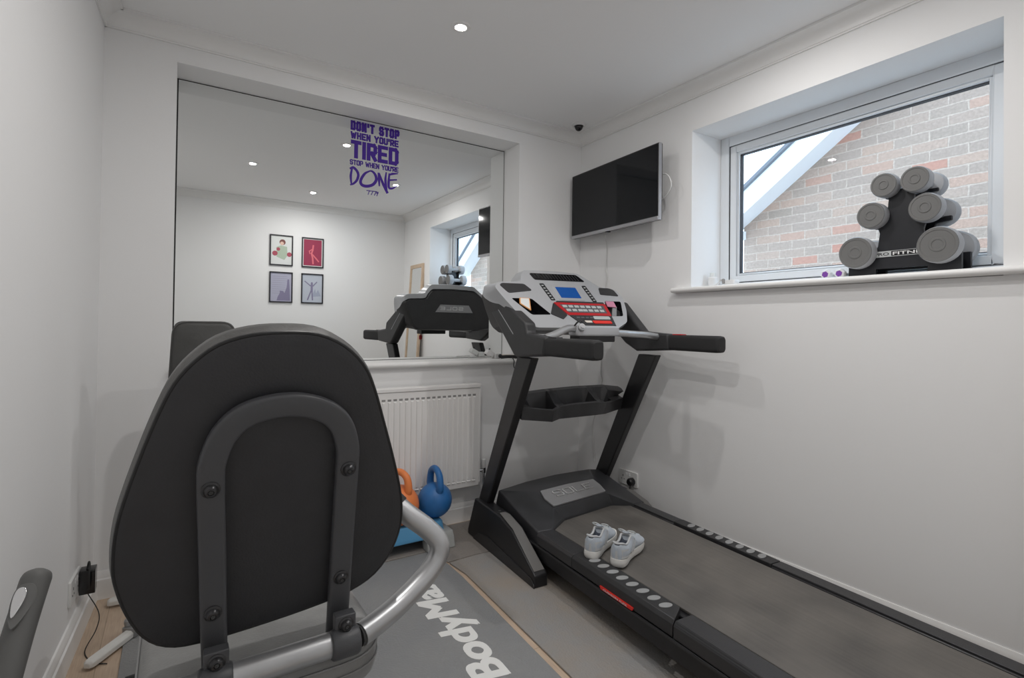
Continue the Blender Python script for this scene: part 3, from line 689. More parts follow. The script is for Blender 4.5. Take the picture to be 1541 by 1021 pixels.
b = B(); lathe(b, [(.006, .0081), (.006, .0086)], (-1.413, -.545, 0), (0, 0, 1), 12); obj('registered_mark', b, 'matprint', lm)
matobj('exercise_mat', [(-1.165, -.46), (-1.02, -.45), (-.95, -.455), (-.08, -.455), (-.08, -2.62), (-1.175, -2.62), (-1.185, -1.40), (-1.150, -.60)], 'matgrey', .008, 'worn mid grey rubber mat under the treadmill deck')
matobj('exercise_mat', [(-1.95, -.292), (-1.195, -.292), (-1.168, -.45), (-1.02, -.442), (-.95, -.447), (-.08, -.447), (-.08, -.04), (-1.95, -.04)], 'matback', .008, 'brownish grey rubber mat along the mirror wall under the step')

# ------------------------------------------------------------------ aerobic step and kettlebells
MT = .008
st = thing('aerobic_step', 'low blue topped aerobic step on grey feet below the radiator', 'aerobic step', (-1.43, -.185, MT))
b = B(); loft(b, [[(x*sx, y*sy, z) for x, y in round_poly(rect(-.335, .335, -.105, .10), .05, 5)] for sx, sy, z in ((1, 1, .055), (1.0, 1.0, .075), (.985, .96, .085), (.97, .93, .120), (.95, .88, .130))])
obj('platform', b, 'stepblue', st, .004)
for s in (-1, 1):
    b = B()
    prof = [(-.135, 0), (-.128, .060), (-.115, .082), (.105, .082), (.118, .060), (.125, 0), (.07, 0), (.055, .035), (.02, .052), (-.02, .052), (-.06, .035), (-.075, 0)]
    rings = []
    for x, k in ((.215, 1), (.355, 1)):
        rings.append([(s*(x + (.012-.14*z*.6 if x > .3 else .14*z*.2)), y*k, z) for y, z in prof])
    loft(b, rings); obj('foot', b, 'stepgrey', st, .005)
def kettlebell(label, loc, rz, m, R, top):
    t = thing('kettlebell', label, 'kettlebell', loc, rz, 'kettlebells on the aerobic step')
    b = B(); ball(b, (0, 0, R*.96), R, 28, 18)
    for v in b.verts: v.co.z = max(v.co.z, 0)
    obj('bell', b, m, t)
    z0 = R*1.62; rr = (top-.0165-z0)*.62; zc = top-.0165-rr
    pts = spline([(-rr*.86, 0, z0), (-rr*1.0, 0, zc-rr*.25)] + [(-rr*math.cos(a), 0, zc+rr*math.sin(a)) for a in [PI*k/6 for k in range(1, 6)]] + [(rr*1.0, 0, zc-rr*.25), (rr*.86, 0, z0)], 5)
    n = len(pts); sc = [1.25 - .25*math.sin(PI*i/(n-1)) for i in range(n)]
    b = B(); sweep(b, pts, circ(.0165, 14, .0165), scale=sc, up=(0, 1, 0)); obj('handle', b, m, t)
    return t
kettlebell('blue kettlebell on the right end of the aerobic step', (-1.128, -.205, MT+.131), 1.55, 'kbblue', .088, .262)
kettlebell('orange kettlebell half hidden behind the bike seat back', (-1.325, -.215, MT+.131), 2.0, 'kborange', .098, .275)

# ------------------------------------------------------------------ sneakers
def sneaker(label, loc, rz, flip):
    t = thing('sneaker', label, 'shoe', loc, rz, 'pale grey sneakers on the treadmill belt')   # local: toe towards +x
    f = -1 if flip else 1
    def outline(k, z, lift=0):
        pts = [(-.005, .0), (.004, .026), (.035, .034), (.085, .031), (.13, .035), (.18, .045), (.225, .043), (.258, .024), (.270, -.004), (.258, -.030), (.215, -.043), (.16, -.040), (.105, -.031), (.06, -.032), (.022, -.031), (.002, -.020)]
        c = spline([(x, y*f, 0) for x, y in pts], 3, True); out = []
        for p in c:
            x = .13 + (p.x-.13)*k[0]; y = p.y*k[1]; tz = z + lift*max(0, (p.x-.19)/.08)**2
            out.append((x, y, tz))
        return out
    b = B(); loft(b, [outline((.97, .90), .0, .012), outline((1.0, 1.0), .006, .010), outline((1.015, 1.03), .018, .008), outline((1.0, 1.0), .031, .004)]); obj('sole', b, 'sole', t, .0, sharp=50)
    # upper: cross sections from heel to toe, dipping into the ankle opening
    ST = [(-.003, .010, .070, 0), (.003, .021, .088, 0), (.012, .0275, .0895, .030), (.026, .0325, .084, .046), (.046, .034, .075, .046), (.068, .0325, .070, .043), (.088, .031, .073, .042),
          (.102, .0315, .081, .040), (.113, .0325, .086, .022), (.121, .033, .086, .0), (.140, .035, .078, 0), (.165, .0395, .067, 0), (.190, .043, .058, 0), (.215, .043, .051, 0), (.238, .037, .046, 0), (.254, .028, .041, 0), (.263, .016, .036, 0)]
    b = B(); rings = []; edge = []
    for x, w, H, d in ST:
        yc = .001*f if x < .16 else .001*f + (x-.16)*.03*f
        open_ = d > .01
        wc = w*.64 if x < .125 else w*.52
        cr_ = .0 if open_ else (.006 if x > .125 else .002)
        half = [(w, .026), (w*1.06, .026+(H-.026)*.36), (w*.92, .026+(H-.026)*.74), (wc, H-.001), (wc*.86, H-d*.05+cr_*.5), (wc*.66, H-d*.8+cr_*.8), (wc*.30, H-d+cr_)]
        rings.append([(x, yc+y, z) for y, z in half] + [(x, yc-y, z) for y, z in half[::-1]]); edge.append((x, yc, wc, H))
    loft(b, rings)
    ob = obj('upper', b, 'shoe', t, sharp=75); ob.data.materials.append(M['shoei'])
    for p in ob.data.polygons:
        c = p.center
        if .012 < c.x < .113 and abs(c.y-.001*f) < .0185 and p.normal.z > -.2:
            Hh = min(edge, key=lambda e: abs(e[0]-c.x))[3]
            if c.z < Hh-.006: p.material_index = 1
    ob.modifiers.new('sub', 'SUBSURF').render_levels = 2
    loop = [(.004, .001*f, .0895)] + [(x, yc+wc*.93, H) for x, yc, wc, H in edge[2:9]] + [(.119, .001*f, .088)] + [(x, yc-wc*.93, H) for x, yc, wc, H in edge[2:9]][::-1]
    b = B(); tube(b, spline(loop, 3, True), .0042, 8, closed=True); obj('collar', b, 'shoeg', t)
    def side(x, k, sg):      # point on the flank, k from sole to collar
        for a, c in zip(ST, ST[1:]):
            if a[0] <= x <= c[0]:
                u = (x-a[0])/(c[0]-a[0]); w = a[1]+(c[1]-a[1])*u; H = a[2]+(c[2]-a[2])*u
        yc = .001*f if x < .16 else .001*f + (x-.16)*.03*f
        prof = [(w, .026), (w*1.06, .026+(H-.026)*.36), (w*.92, .026+(H-.026)*.74), (w*.66, H)]
        q = k*3; m = min(int(q), 2); u = q-m
        return Vector((x, yc+sg*(prof[m][0]+(prof[m+1][0]-prof[m][0])*u + .0006), prof[m][1]+(prof[m+1][1]-prof[m][1])*u))
    # heel counter wrapped round the back, two side stripes, eyelet rows
    hx = [.050, .030, .014, .004]; b = B()
    line = lambda k: [side(x, k, 1) for x in hx] + [Vector((-.004, .001*f, .026+.060*k))] + [side(x, k, -1) for x in hx[::-1]]
    lo, hi = line(.12), line(.62); n = len(lo)
    loft(b, [[lo[i], hi[i], hi[i]*.97+Vector((.03*.05, 0, .028*.03)), lo[i]*.97+Vector((.03*.05, 0, .001))] for i in range(n)]); obj('heel_counter', b, 'shoeg', t, sharp=60)
    for sg in (1, -1):
        b = B()
        for x0, x1 in ((.118, .085), (.140, .104)):
            P = [side(x0+(x1-x0)*i/5, .80-.70*i/5, sg) for i in range(6)]; sweep(b, P, circ(.0045, 6, .0011), up=(0, sg, .25))
        obj('side_stripe', b, 'shoeg', t)
    b = B(); sweep(b, spline([(.20, .001*f, .060), (.165, .001*f, .073), (.135, .001*f, .086), (.118, .001*f, .093), (.110, .001*f, .098)], 5), circ(.015, 10, .004), up=(0, 0, 1)); obj('tongue', b, 'shoe', t)
    b = B()
    for i in range(5):
        x = .126+.015*i; z = .0895-.0062*i
        tube(b, spline([(x, -.022, z-.010), (x+.003, -.010, z), (x+.006, .010, z), (x+.002, .022, z-.010)], 4), .0024, 6)
    tube(b, spline([(.124, 0, .095), (.113, .016, .105), (.120, .033, .100), (.137, .029, .088), (.127, .006, .094)], 6), .0022, 6)
    tube(b, spline([(.124, 0, .095), (.111, -.014, .106), (.116, -.033, .104), (.135, -.031, .090), (.127, -.006, .094)], 6), .0022, 6)
    obj('laces', b, 'lace', t)
    return t
sneaker('grey sneaker nearer the treadmill console, heel partly behind its pair', (-.862, -1.108, .2005), math.radians(30), False)
sneaker('grey sneaker nearer the user end of the belt, in front of its pair', (-.822, -1.212, .2005), math.radians(27), True)

# ------------------------------------------------------------------ treadmill (local: x across, +y towards the console, z up)
TM = thing('treadmill', 'large black and silver folding treadmill along the window wall', 'treadmill', (-.514, -.75, 0), -.055)
YE = -1.66
b = B()
box(b, -.372, -.33, YE+.02, .36, .082, .143); box(b, .305, .347, YE+.02, .36, .082, .143)
for y in (-1.5, -.9, -.3, .2): box(b, -.335, .31, y-.025, y+.025, .09, .13)
box(b, -.30, .275, YE+.03, .0, .135, .182)
obj('deck_frame', b, 'blk', TM, .004)
b = B()
for s in (-.372, .347): 
    d = -1 if s < 0 else 1
    box(b, min(s, s+d*.005), max(s, s+d*.005), YE+.02, .36, .137, .143)
obj('frame_lip', b, 'blk2', TM)
b = B()
for x in (-.35, .325): lathe(b, [(.028, 0), (.03, .01), (.03, .08)], (x, YE+.10, MT), (0, 0, 1), 16)
obj('rear_foot', b, 'blk', TM)
for s in (-1, 1):
    xo, xi = (-.370, -.286) if s < 0 else (.347, .279)
    prof = [(xo, .146), (xo, .186), (xo-s*.010, .200), (xi, .200), (xi, .190), (xi-s*.004, .190), (xi-s*.004, .146)]
    y0, y1, = (-.847, -.31) if s < 0 else (-.745, -.245)
    for ya, yb in ((YE, y0-.003), (y1+.003, -.045 if s < 0 else .04)):
        b = B(); prism(b, prof, 'y', ya, yb); obj('side_rail', b, 'rail', TM, .003)
    b = B()
    pz = [(xo-.0*s, .148), (xo, .187), (xo-s*.010, .2015), (xi, .2015), (xi, .148)]
    loft(b, [[(x, y0 + (.045 if (s < 0 and abs(x-xi) < .01) else 0), z) for x, z in pz], [(x, y1, z) for x, z in pz]]); fp = obj('foot_plate', b, 'blk2', TM, .002)
    for i in range(8):
        yy = (-.398 - i*.0535) if s < 0 else (-.322 - i*.052)
        b = B(); xc = (xo-s*.010+xi)/2
        el = [(xc + .0245*math.cos(a)*math.cos(.25*s) - .0145*math.sin(a)*math.sin(.25*s), yy + .0245*math.cos(a)*math.sin(.25*s) + .0145*math.sin(a)*math.cos(.25*s)) for a in [2*PI*k/24 for k in range(24)]]
        prism(b, el, 'z', .2012, .2042); obj('grip_oval', b, 'ovals', fp, .001)
    if s < 0:
        b = B(); prism(b, round_poly([(-.668, .146), (-.496, .146), (-.490, .158), (-.672, .158)], .004, 3), 'x', -.3745, -.3695); lb = obj('red_label', b, 'redbr', TM, .001)
        b = text_bm('CUSHION FLEX', lambda u, v, h: (-.3748-h, -.512-u, .148+v), .13, .0065, .01, dep=.0004); obj('label_letters', b, 'white', lb)
b = B(); box(b, -.272, .264, YE+.03, .09, .183, .1925); obj('running_belt', b, 'belt', TM, .002)
b = B(); prism(b, round_poly(rect(YE-.05, YE+.05, .10, .205), .03, 4), 'x', -.372, .349); obj('rear_end_cap', b, 'blk2', TM, .004)

# motor cover: raised shell with two forward wings
V = dict(b0=(-.365, .336, .281), b1=(-.19, .352, .298), b2=(0, .362, .308), b3=(.17, .375, .305), b4=(.262, .39, .300), b5=(.345, .395, .286),
         t0=(-.235, .175, .297), t1=(.16, .21, .300), l0=(-.222, .045, .258), l1=(.15, .10, .262), fo0=(-.365, -.045, .199), fi0=(-.292, -.058, .2015), fi1=(.282, .028, .2015), fo1=(.357, .036, .199),
         c0=(-.166, .028, .2015), c1=(.172, .088, .2015))
def low(p, z, dy=0): return (p[0], p[1]+dy, z)
V.update(xb0=low(V['b0'], .10, .07), xb5=low(V['b5'], .10, .07), xf0=low(V['fo0'], .135), xf1=low(V['fo1'], .135), xi0=low(V['fi0'], .135), xi1=low(V['fi1'], .135), xc0=low(V['c0'], .135), xc1=low(V['c1'], .135))
b = B(); vs = {k: b.verts.new(p) for k, p in V.items()}
for f in ('b0 b1 t0', 'b1 b2 b3 t1 t0', 'b3 b4 t1', 'b0 t0 l0', 'b0 l0 fi0 fo0', 't0 t1 l1 l0', 'l0 l1 c1 c0', 'l0 c0 fi0', 'l1 fi1 c1', 't1 b4 l1', 'b4 b5 fo1 fi1', 'b4 fi1 l1',
          'b0 fo0 xf0 xb0', 'b5 fo1 xf1 xb5', 'b0 b1 b2 b3 b4 b5 xb5 xb0', 'fo0 fi0 xi0 xf0', 'fi0 c0 xc0 xi0', 'c0 c1 xc1 xc0', 'c1 fi1 xi1 xc1', 'fi1 fo1 xf1 xi1', 'xb0 xf0 xi0 xc0 xc1 xi1 xf1 xb5'):
    b.faces.new([vs[k] for k in f.split()])
mc = obj('motor_cover', b, 'hood', TM, .007, 3, 20)
def quad_fn(p00, p10, p11, p01):
    P = [Vector(q) for q in (p00, p10, p11, p01)]; nrm = (P[1]-P[0]).cross(P[3]-P[0]).normalized()
    if nrm.z < 0: nrm = -nrm
    return lambda u, v, h: (P[0]*(1-u)*(1-v)+P[1]*u*(1-v)+P[2]*u*v+P[3]*(1-u)*v) + nrm*h
qf = quad_fn(V['l0'], V['l1'], V['t1'], V['t0'])
b = B(); rprism(b, round_poly([(.015, .02), (.985, .02), (.99, .5), (.955, .97), (.5, 1.02), (.045, .97), (-.005, .5)], .03, 3), qf, .0, .008); bd = obj('maker_badge', b, 'badge', mc, .003)
b = B()
for i, c in enumerate('SOLE'):
    for pts in glyph(c, 1.0, .12):
        w_ = .125; x0 = .185 + i*.172
        P = [(x0 + p[0]*w_ - .012*p[1], .42 + p[1]*.33) for p in pts]
        for sgn in (0, 1):
            o_ = .010
            stroke(b, [(x, y) for x, y in P], .013, lambda u, v, h: qf(u, v, h+.0080), .0045)
obj('badge_letters', b, 'badgetxt', bd, sharp=0)

# side boots
for s in (-1, 1):
    x0, x1 = (-.445, -.378) if s < 0 else (.352, .408)
    prof = [(.53, MT), (.53, .035), (.448, .220), (.225, .213), (.17, .212), (.06, .185), (-.06, .112), (-.135, .068), (-.147, .058), (-.147, MT)]
    b = B(); prism(b, prof, 'x', x0, x1); bt = obj('side_boot', b, 'blk', TM, .006, 3)
    b = B(); xm = (x0+x1)/2
    sl = [(.205, .2135), (.17, .213), (.06, .186), (-.06, .113), (-.132, .0705)]
    wd = [.016, .022, .024, .026, .027]
    loft(b, [[(xm-w, y, z), (xm+w, y, z), (xm+w, y, z+.004), (xm-w, y, z+.004)] for (y, z), w in zip(sl, wd)]); obj('boot_inlay', b, 'boot', bt, .002)
    b = B(); lathe(b, [(.008, 0), (.008, .002)], (xm, .235, .2135), (0, 0, 1), 12); obj('bolt_hole', b, 'gap', bt)
    b = B(); xs = x0-.003 if s < 0 else x1
    prism(b, [(.46, MT), (.40, .055), (.30, .075), (-.12, .043), (-.149, .02), (-.149, MT)], 'x', xs, xs+.003); obj('boot_skirt', b, 'blk2', bt, .001)

# uprights
for s in (-1, 1):
    x0, x1 = (-.42, -.378) if s < 0 else (.332, .374)
    prof = [(.463, .194), (.068, .985), (-.061, .985), (.36, .205)]
    b = B(); prism(b, [(p[0], p[1]) for p in prof], 'x', x0, x1); obj('upright', b, 'upr', TM, .006, 3)
# accessory tray between the uprights: swept bowl with two compartments
ft = [(-.378, .088, .683), (-.22, .065, .665), (-.165, .085, .672), (.05, .075, .676), (.13, .09, .675), (.332, .20, .673)]
def tray_at(x, arr):
    for a, c in zip(arr, arr[1:]):
        if a[0] <= x <= c[0]:
            t = (x-a[0])/(c[0]-a[0]); return [a[i]+(c[i]-a[i])*t for i in range(3)]
    return arr[-1]
fr_t = [(-.378, .085, .742), (-.225, .045, .722), (-.17, .068, .735), (-.10, .06, .742), (.05, .055, .745), (.12, .075, .733), (.16, .09, .733), (.332, .185, .735)]
bk_t = [(-.378, .16, .795), (-.20, .165, .806), (0, .17, .812), (.2, .18, .810), (.332, .20, .793)]
xs = [-.378, -.34, -.30, -.26, -.22, -.195, -.165, -.13, -.09, -.05, 0, .04, .08, .13, .17, .21, .26, .30, .332]
def comp(x):   # compartment depth mask
    if -.325 <= x <= -.185: return 1
    if -.14 <= x <= .065: return 1
    if .11 <= x <= .20: return 1
    return 0
b = B(); rings = []
XS = sorted(xs + [-.325, -.3249, -.185, -.1849, -.14, -.1399, .065, .0651, .11, .1101, .20, .2001])
XS2 = []
for x in XS:
    f0 = tray_at(x, ft); f1 = tray_at(x, fr_t); k = tray_at(x, bk_t)
    inside = comp(x) and comp(x-.00012) and comp(x+.00012)
    yb = k[1]; zb = k[2]
    p0 = (x, f0[1], f0[2]); p1 = (x, f1[1], f1[2]); p2 = (x, f1[1]+.016, f1[2]+.004)
    p5 = (x, yb, zb-.006); p6 = (x, yb+.028, zb+.002); p7 = (x, yb+.03, f0[2]+.02)
    if inside: p3 = (x, f1[1]+.026, f0[2]+.012); p4 = (x, yb-.006, f0[2]+.018)
    else:
        p3 = (x, f1[1]+.04, f1[2]+.012); p4 = (x, yb-.02, zb-.022)
    rings.append([p0, p1, p2, p3, p4, p5, p6, p7])
loft(b, rings); obj('accessory_tray', b, 'blk2', TM, .0025, 2, 40)

# arms with foam grips
armL = [(.36, 1.245), (.30, 1.186), (.076, .991), (.051, .983), (-.179, .999), (-.193, 1.081), (-.036, 1.095), (-.023, 1.143), (.22, 1.262), (.33, 1.285)]
armR = [(.36, 1.245), (.217, 1.27), (.038, 1.107), (-.144, 1.096), (-.151, 1.014), (.082, 1.000), (.17, 1.04), (.30, 1.14)]
for s, prof in ((-1, armL), (1, armR)):
    x0, x1 = (-.436, -.374) if s < 0 else (.328, .388)
    b = B(); prism(b, prof, 'x', x0, x1); ar = obj('console_arm', b, 'blk2', TM, .012, 3)
    xm = (x0+x1)/2; y0, y1 = (-.180, -.510) if s < 0 else (-.148, -.446); zc = 1.040 if s < 0 else 1.054
    sec = round_poly(rect(-.029, .029, -.039, .039), .018, 5)
    b = B(); loft(b, [[(xm+u*k, y, zc+v*k) for u, v in sec] for y, k in ((y0, .96), (y0-.004, 1), (y1+.02, 1.0), (y1+.006, .94), (y1, .78))]); gp_ = obj('handle_grip', b, 'grip', TM)
    b = B(); box(b, xm-.018, xm+.018, y0-.075, y0-.015, zc+.036, zc+.043); obj('speed_switch', b, 'red' if s > 0 else 'blk', gp_, .003)
    if s < 0:
        b = B(); prism(b, [(.247, 1.2235), (.247, 1.2195), (.078, 1.088), (.078, 1.092)], 'x', x0-.0015, x0+.001); obj('trim_line', b, 'silver', ar)

# console: a tilted face 1.10..1.42 m high with a flat dark back
CA = math.atan2(.32, .30); cc, cs = math.cos(CA), math.sin(CA)
def cf(u, v, h=0.0): return Vector((u, v*cc - h*cs, 1.10 + v*cs + h*cc))
face = [(-.196, .030), (-.078, .0), (.106, -.005), (.150, .030), (.238, .075), (.285, .16), (.318, .262), (.300, .318), (.262, .335), (.199, .335), (.150, .385), (.095, .440), (-.085, .446), (-.257, .437), (-.292, .385), (-.305, .345), (-.44, .335), (-.472, .300), (-.455, .24), (-.41, .12), (-.366, .045), (-.34, .03)]
face = round_poly(face, .02, 3)
def holes():
    L_ = [(-.408, .222), (-.292, .224), (-.222, .116), (-.335, .112)]
    R_ = [(.170, .228), (.283, .229), (.236, .118), (.132, .114)]
    return [round_poly(L_, .012, 3), round_poly(R_, .012, 3)]
b = B()
def zback(u, v):
    t = max(0, min(1, v/.30)); zf = 1.10+v*cs
    return 1.085*(1-t) + (zf-.006)*t
KT = lambda v: max(0, min(1, (v-.2)/.12))
outer = [b.verts.new(cf(*p, h=.0)) for p in face]
n_ = len(face)
edges = [b.edges.new((outer[i], outer[(i+1) % n_])) for i in range(n_)]
for hl in holes():
    hv = [b.verts.new(cf(*p)) for p in hl]; m_ = len(hv)
    edges += [b.edges.new((hv[i], hv[(i+1) % m_])) for i in range(m_)]
bmesh.ops.triangle_fill(b, use_beauty=True, use_dissolve=False, edges=edges)
# silver rim rolling back from the face
def ring_a(p):
    k = KT(p[1]); c = cf(*p); return Vector((p[0], c.y+.010 + (.352-c.y-.010)*k, zback(*p)*k + (c.z-.012)*(1-k)))
def ring_b(p):
    k = KT(p[1]); c = cf(*p); return Vector((p[0], c.y+.016 + (.366-c.y-.016)*k, (zback(*p)-.032)*k + (c.z-.016)*(1-k)))
r1 = [b.verts.new(ring_a(p)) for p in face]; r2_ = [b.verts.new(ring_b(p)) for p in face]
for ra_, rb_ in ((outer, r1), (r1, r2_)):
    for i in range(n_):
        j = (i+1) % n_; b.faces.new((ra_[i], ra_[j], rb_[j], rb_[i]))
con = obj('console_face', b, 'silver', TM, .004, 2, 40)
b = B()
cx_ = -.077
ra = [tuple(ring_b(p) + Vector((0, -.004, .0))) for p in face]
rb = [((p[0]-cx_)*.99+cx_, .362 - .01*(1-KT(p[1])), ring_b(p).z*KT(p[1]) + zback(*p)*(1-KT(p[1])) - .006*KT(p[1])) for p in face]
rc = [((p[0]-cx_)*.965+cx_, .376, (q[2]-1.25)*.95+1.25) for p, q in zip(face, rb)]
loft(b, [ra, rb, rc]); cbk = obj('console_back', b, 'blk2', TM, .004, 2, 30)
b = B(); bk = lambda u, v, h: (u, .3765+h, v)
rprism(b, [(-.235, 1.217), (.075, 1.217), (.04, 1.272), (-.195, 1.272)], bk, 0, .004); bb_ = obj('rear_badge', b, 'badge', cbk, .001)
b = B()
for i, c in enumerate('SOLE'):
    for pts in glyph(c, 1.0, .12): stroke(b, [(-.01 - i*.05 - p[0]*.034, 1.235+p[1]*.02) for p in pts], .004, lambda u, v, h: bk(u, v, h+.004), .0008)
obj('badge_letters', b, 'badgetxt', bb_, sharp=0)
# wells behind the two openings
for hl, nm in zip(holes(), ('left', 'right')):
    b = B(); cu_ = sum(p[0] for p in hl)/len(hl); cvv = sum(p[1] for p in hl)/len(hl)
    r0 = [cf(p[0], p[1], .0005) for p in hl]; r1 = [cf(cu_+(p[0]-cu_)*.92, cvv+(p[1]-cvv)*.9, -.055) for p in hl]
    v0 = [b.verts.new(p) for p in r0]; v1 = [b.verts.new(p) for p in r1]; m_ = len(v0)
    for i in range(m_): b.faces.new((v0[i], v0[(i+1) % m_], v1[(i+1) % m_], v1[i]))
    b.faces.new(v1); obj('cup_holder', b, 'blkgloss', con)
def plate(name, pts, m, h=.003, r=.006, h0=-.002, parent=None, bev=.001):
    b = B(); rprism(b, round_poly(pts, r, 3), cf, h0, h); return obj(name, b, m, parent or con, bev)
plate('speaker', [(-.440, .312), (-.424, .325), (-.295, .328), (-.264, .282), (-.408, .256)], 'blk2', .003, .012)
plate('speaker', [(.182, .330), (.255, .330), (.282, .318), (.293, .270), (.166, .276)], 'blk2', .003, .010)
vt = plate('air_vent', [(-.230, .415), (.075, .425), (.112, .372), (-.215, .366)], 'blkgloss', .003, .012)
b = B()
for i in range(15):
    u = -.205+.0195*i; rprism(b, [(u, .375), (u+.005, .375), (u-.004, .414), (u-.009, .414)], cf, .002, .0045)
obj('vent_slats', b, 'blk2', vt)
plate('screen_bezel', [(-.128, .330), (.034, .332), (.040, .222), (-.124, .220)], 'silver', .003, .008)
plate('display_screen', [(-.113, .316), (.019, .318), (.021, .238), (-.108, .236)], 'lcd', .0042, .004)
for u0, u1 in ((-.187, -.165), (.083, .100)):
    sp = plate('slider_panel', [(u0-.013, .338), (u0+.014, .340), (u1+.013, .218), (u1-.013, .216)], 'blk', .003, .005)
    b = B()
    for i in range(6):
        v = .325-.019*i; u = u0+(u1-u0)*i/6; rprism(b, [(u-.006, v), (u+.006, v), (u+.006, v-.007), (u-.006, v-.007)], cf, .003, .0042)
    obj('slider_keys', b, 'keys', sp)
plate('upper_bar', [(-.150, .212), (.150, .214), (.152, .200), (-.165, .198)], 'blk2', .004, .003)
kp = plate('keypad', [(-.175, .200), (.156, .201), (.152, .112), (-.120, .112)], 'red', .005, .006)
plate('keypad_field', [(-.147, .186), (.134, .187), (.132, .130), (-.112, .130)], 'keysd', .0056, .004, .004, kp)
for i in range(7):
    for j in range(2):
        u = -.133+.0365*i + .012*j*(1 if i < 3 else .4); v = .180-.026*j
        b = B(); rprism(b, [(u, v), (u+.027, v), (u+.027, v-.016), (u, v-.016)], cf, .0056, .0072); obj('key', b, 'keys', kp)
plate('side_facing', [(-.225, .120), (-.177, .198), (-.128, .114), (-.165, .085)], 'blk2', .004, .006)
lp = plate('lower_panel', [(-.118, .112), (.150, .112), (.140, .036), (-.055, .036)], 'blk2', .006, .006)
for i in range(5):
    b = B(); u = -.085+.028*i; rprism(b, [(u, .100), (u+.02, .100), (u+.02, .090), (u, .090)], cf, .006, .0072); obj('small_key', b, 'keysd', lp)
plate('silver_key', [(.022, .106), (.128, .106), (.128, .084), (.022, .084)], 'keys', .008, .006, .005, lp)
plate('stop_button', [(.0, .074), (.120, .074), (.122, .054), (.006, .054)], 'redbr', .009, .006, .005, lp)
plate('start_button', [(-.048, .074), (-.004, .074), (-.002, .060), (-.04, .060)], 'cream', .008, .004, .005, lp)
plate('card_label', [(-.362, .224), (-.304, .224), (-.330, .138), (-.376, .184)], 'orangec', .0030, .003, -.001)
plate('card_paper', [(-.358, .220), (-.310, .220), (-.333, .148), (-.370, .185)], 'paper', .0040, .003, -.001)
plate('pink_label', [(.173, .224), (.228, .224), (.224, .180), (.166, .184)], col('label_pink', (.62, .25, .36)), .0035, .003, -.001)
# hand pulse bar and its pod
b = B(); tube(b, spline([(-.385, -.115, 1.075), (-.32, -.10, 1.092), (-.235, -.075, 1.118), (-.17, -.05, 1.118)], 6), .017, 14); obj('pulse_bar', b, 'silverp', TM)
b = B(); tube(b, spline([(.06, -.055, 1.100), (.16, -.07, 1.094), (.25, -.075, 1.089), (.335, -.07, 1.08)], 6), .017, 14); obj('pulse_bar', b, 'silverp', TM)
b = B(); loft(b, [[(x, y*k-.045, 1.105+z*k) for y, z in round_poly(rect(-.035, .045, -.022, .028), .012, 4)] for x, k in ((-.185, .7), (-.175, .95), (-.15, 1.0), (.04, 1.0), (.068, .95), (.078, .7))]); pod = obj('pulse_pod', b, 'silver', TM)
b = B(); loft(b, [[(x, y-.04, 1.073+z) for y, z in round_poly(rect(-.03, .05, -.018, .018), .008, 3)] for x in (-.16, .05)]); obj('pod_underside', b, 'blk', TM)
b = B(); lathe(b, [(.016, 0), (.018, .004), (.018, .022), (.013, .026)], (-.158, -.07, 1.118), (-.25, -.85, .45), 18); obj('round_knob', b, 'silver', pod)
b = B(); lathe(b, [(.010, 0), (.010, .002)], (-.165, -.094, 1.130), (-.25, -.85, .45), 16); obj('knob_face', b, 'badge', pod)
b = B(); tube(b, spline([(-.195, -.07, 1.13), (-.185, -.085, 1.15), (-.155, -.07, 1.155), (-.13, -.05, 1.135)], 5), .004, 6); obj('tether_cord', b, 'cablek', TM)
b = B(); tube(b, [(-.137, -.045, 1.062), (-.137, -.048, 1.04)], .004, 6); lathe(b, [(.008, 0), (.013, .006), (.013, .03), (.008, .036)], (-.137, -.05, 1.045), (0, 0, -1), 14); obj('safety_key', b, 'red', TM)
rm = thing('remote_control', 'grey remote standing in the right cup holder of the treadmill console', 'remote', (0, 0, 0))
ROT = Matrix.Translation((-.514, -.75, 0)) @ Matrix.Rotation(-.055, 4, 'Z')
p0 = ROT @ cf(.186, .118, -.045); rm.location = p0; rm.rotation_euler = (0, 0, -.055)
b = B(); 
rq = [cf(u, v, h)-cf(.186, .118, -.045) for u, v, h in ((.182, .118, -.045), (.212, .118, -.045), (.235, .19, -.012), (.205, .19, -.012))]
nr = Vector((0, -cs, cc))
loft(b, [[tuple(q) for q in rq], [tuple(q+nr*.012) for q in rq]]); obj('remote_body', b, 'ovals', rm, .003)

# ------------------------------------------------------------------ recumbent exercise bike
BK = thing('exercise_bike', 'black and silver recumbent exercise bike seen from behind its backrest', 'exercise bike', (-2.112, -1.715, 0))
BX = -2.112
TA = math.radians(13.5)
def bp(u, s, f=0.0):   # backrest frame: u across (world x), s up the tilted plane, f forward
    return Vector((u-BX, -s*math.sin(TA) + f*math.cos(TA), .656 + s*math.cos(TA) + f*math.sin(TA)))
pad = [(-2.342, .099), (-2.339, .153), (-2.329, .205), (-2.306, .286), (-2.286, .346), (-2.269, .386), (-2.246, .418), (-2.213, .446), (-2.169, .461), (-2.121, .4655), (-2.07, .462), (-2.026, .442), (-1.991, .408), (-1.968, .365), (-1.942, .292), (-1.914, .208), (-1.894, .135), (-1.889, .077), (-1.902, .022), (-1.932, -.022), (-1.975, -.046), (-2.03, -.058), (-2.125, -.068), (-2.226, -.072), (-2.273, -.062), (-2.304, -.033), (-2.325, .013), (-2.338, .063)]
pc = [(p.x, p.y) for p in spline([(x, y, 0) for x, y in pad], 3, True)]
cxp, cyp = -2.116, .19
def inset(k, d=0): return [(cxp+(x-cxp)*k, cyp+(y-cyp)*k) for x, y in pc]
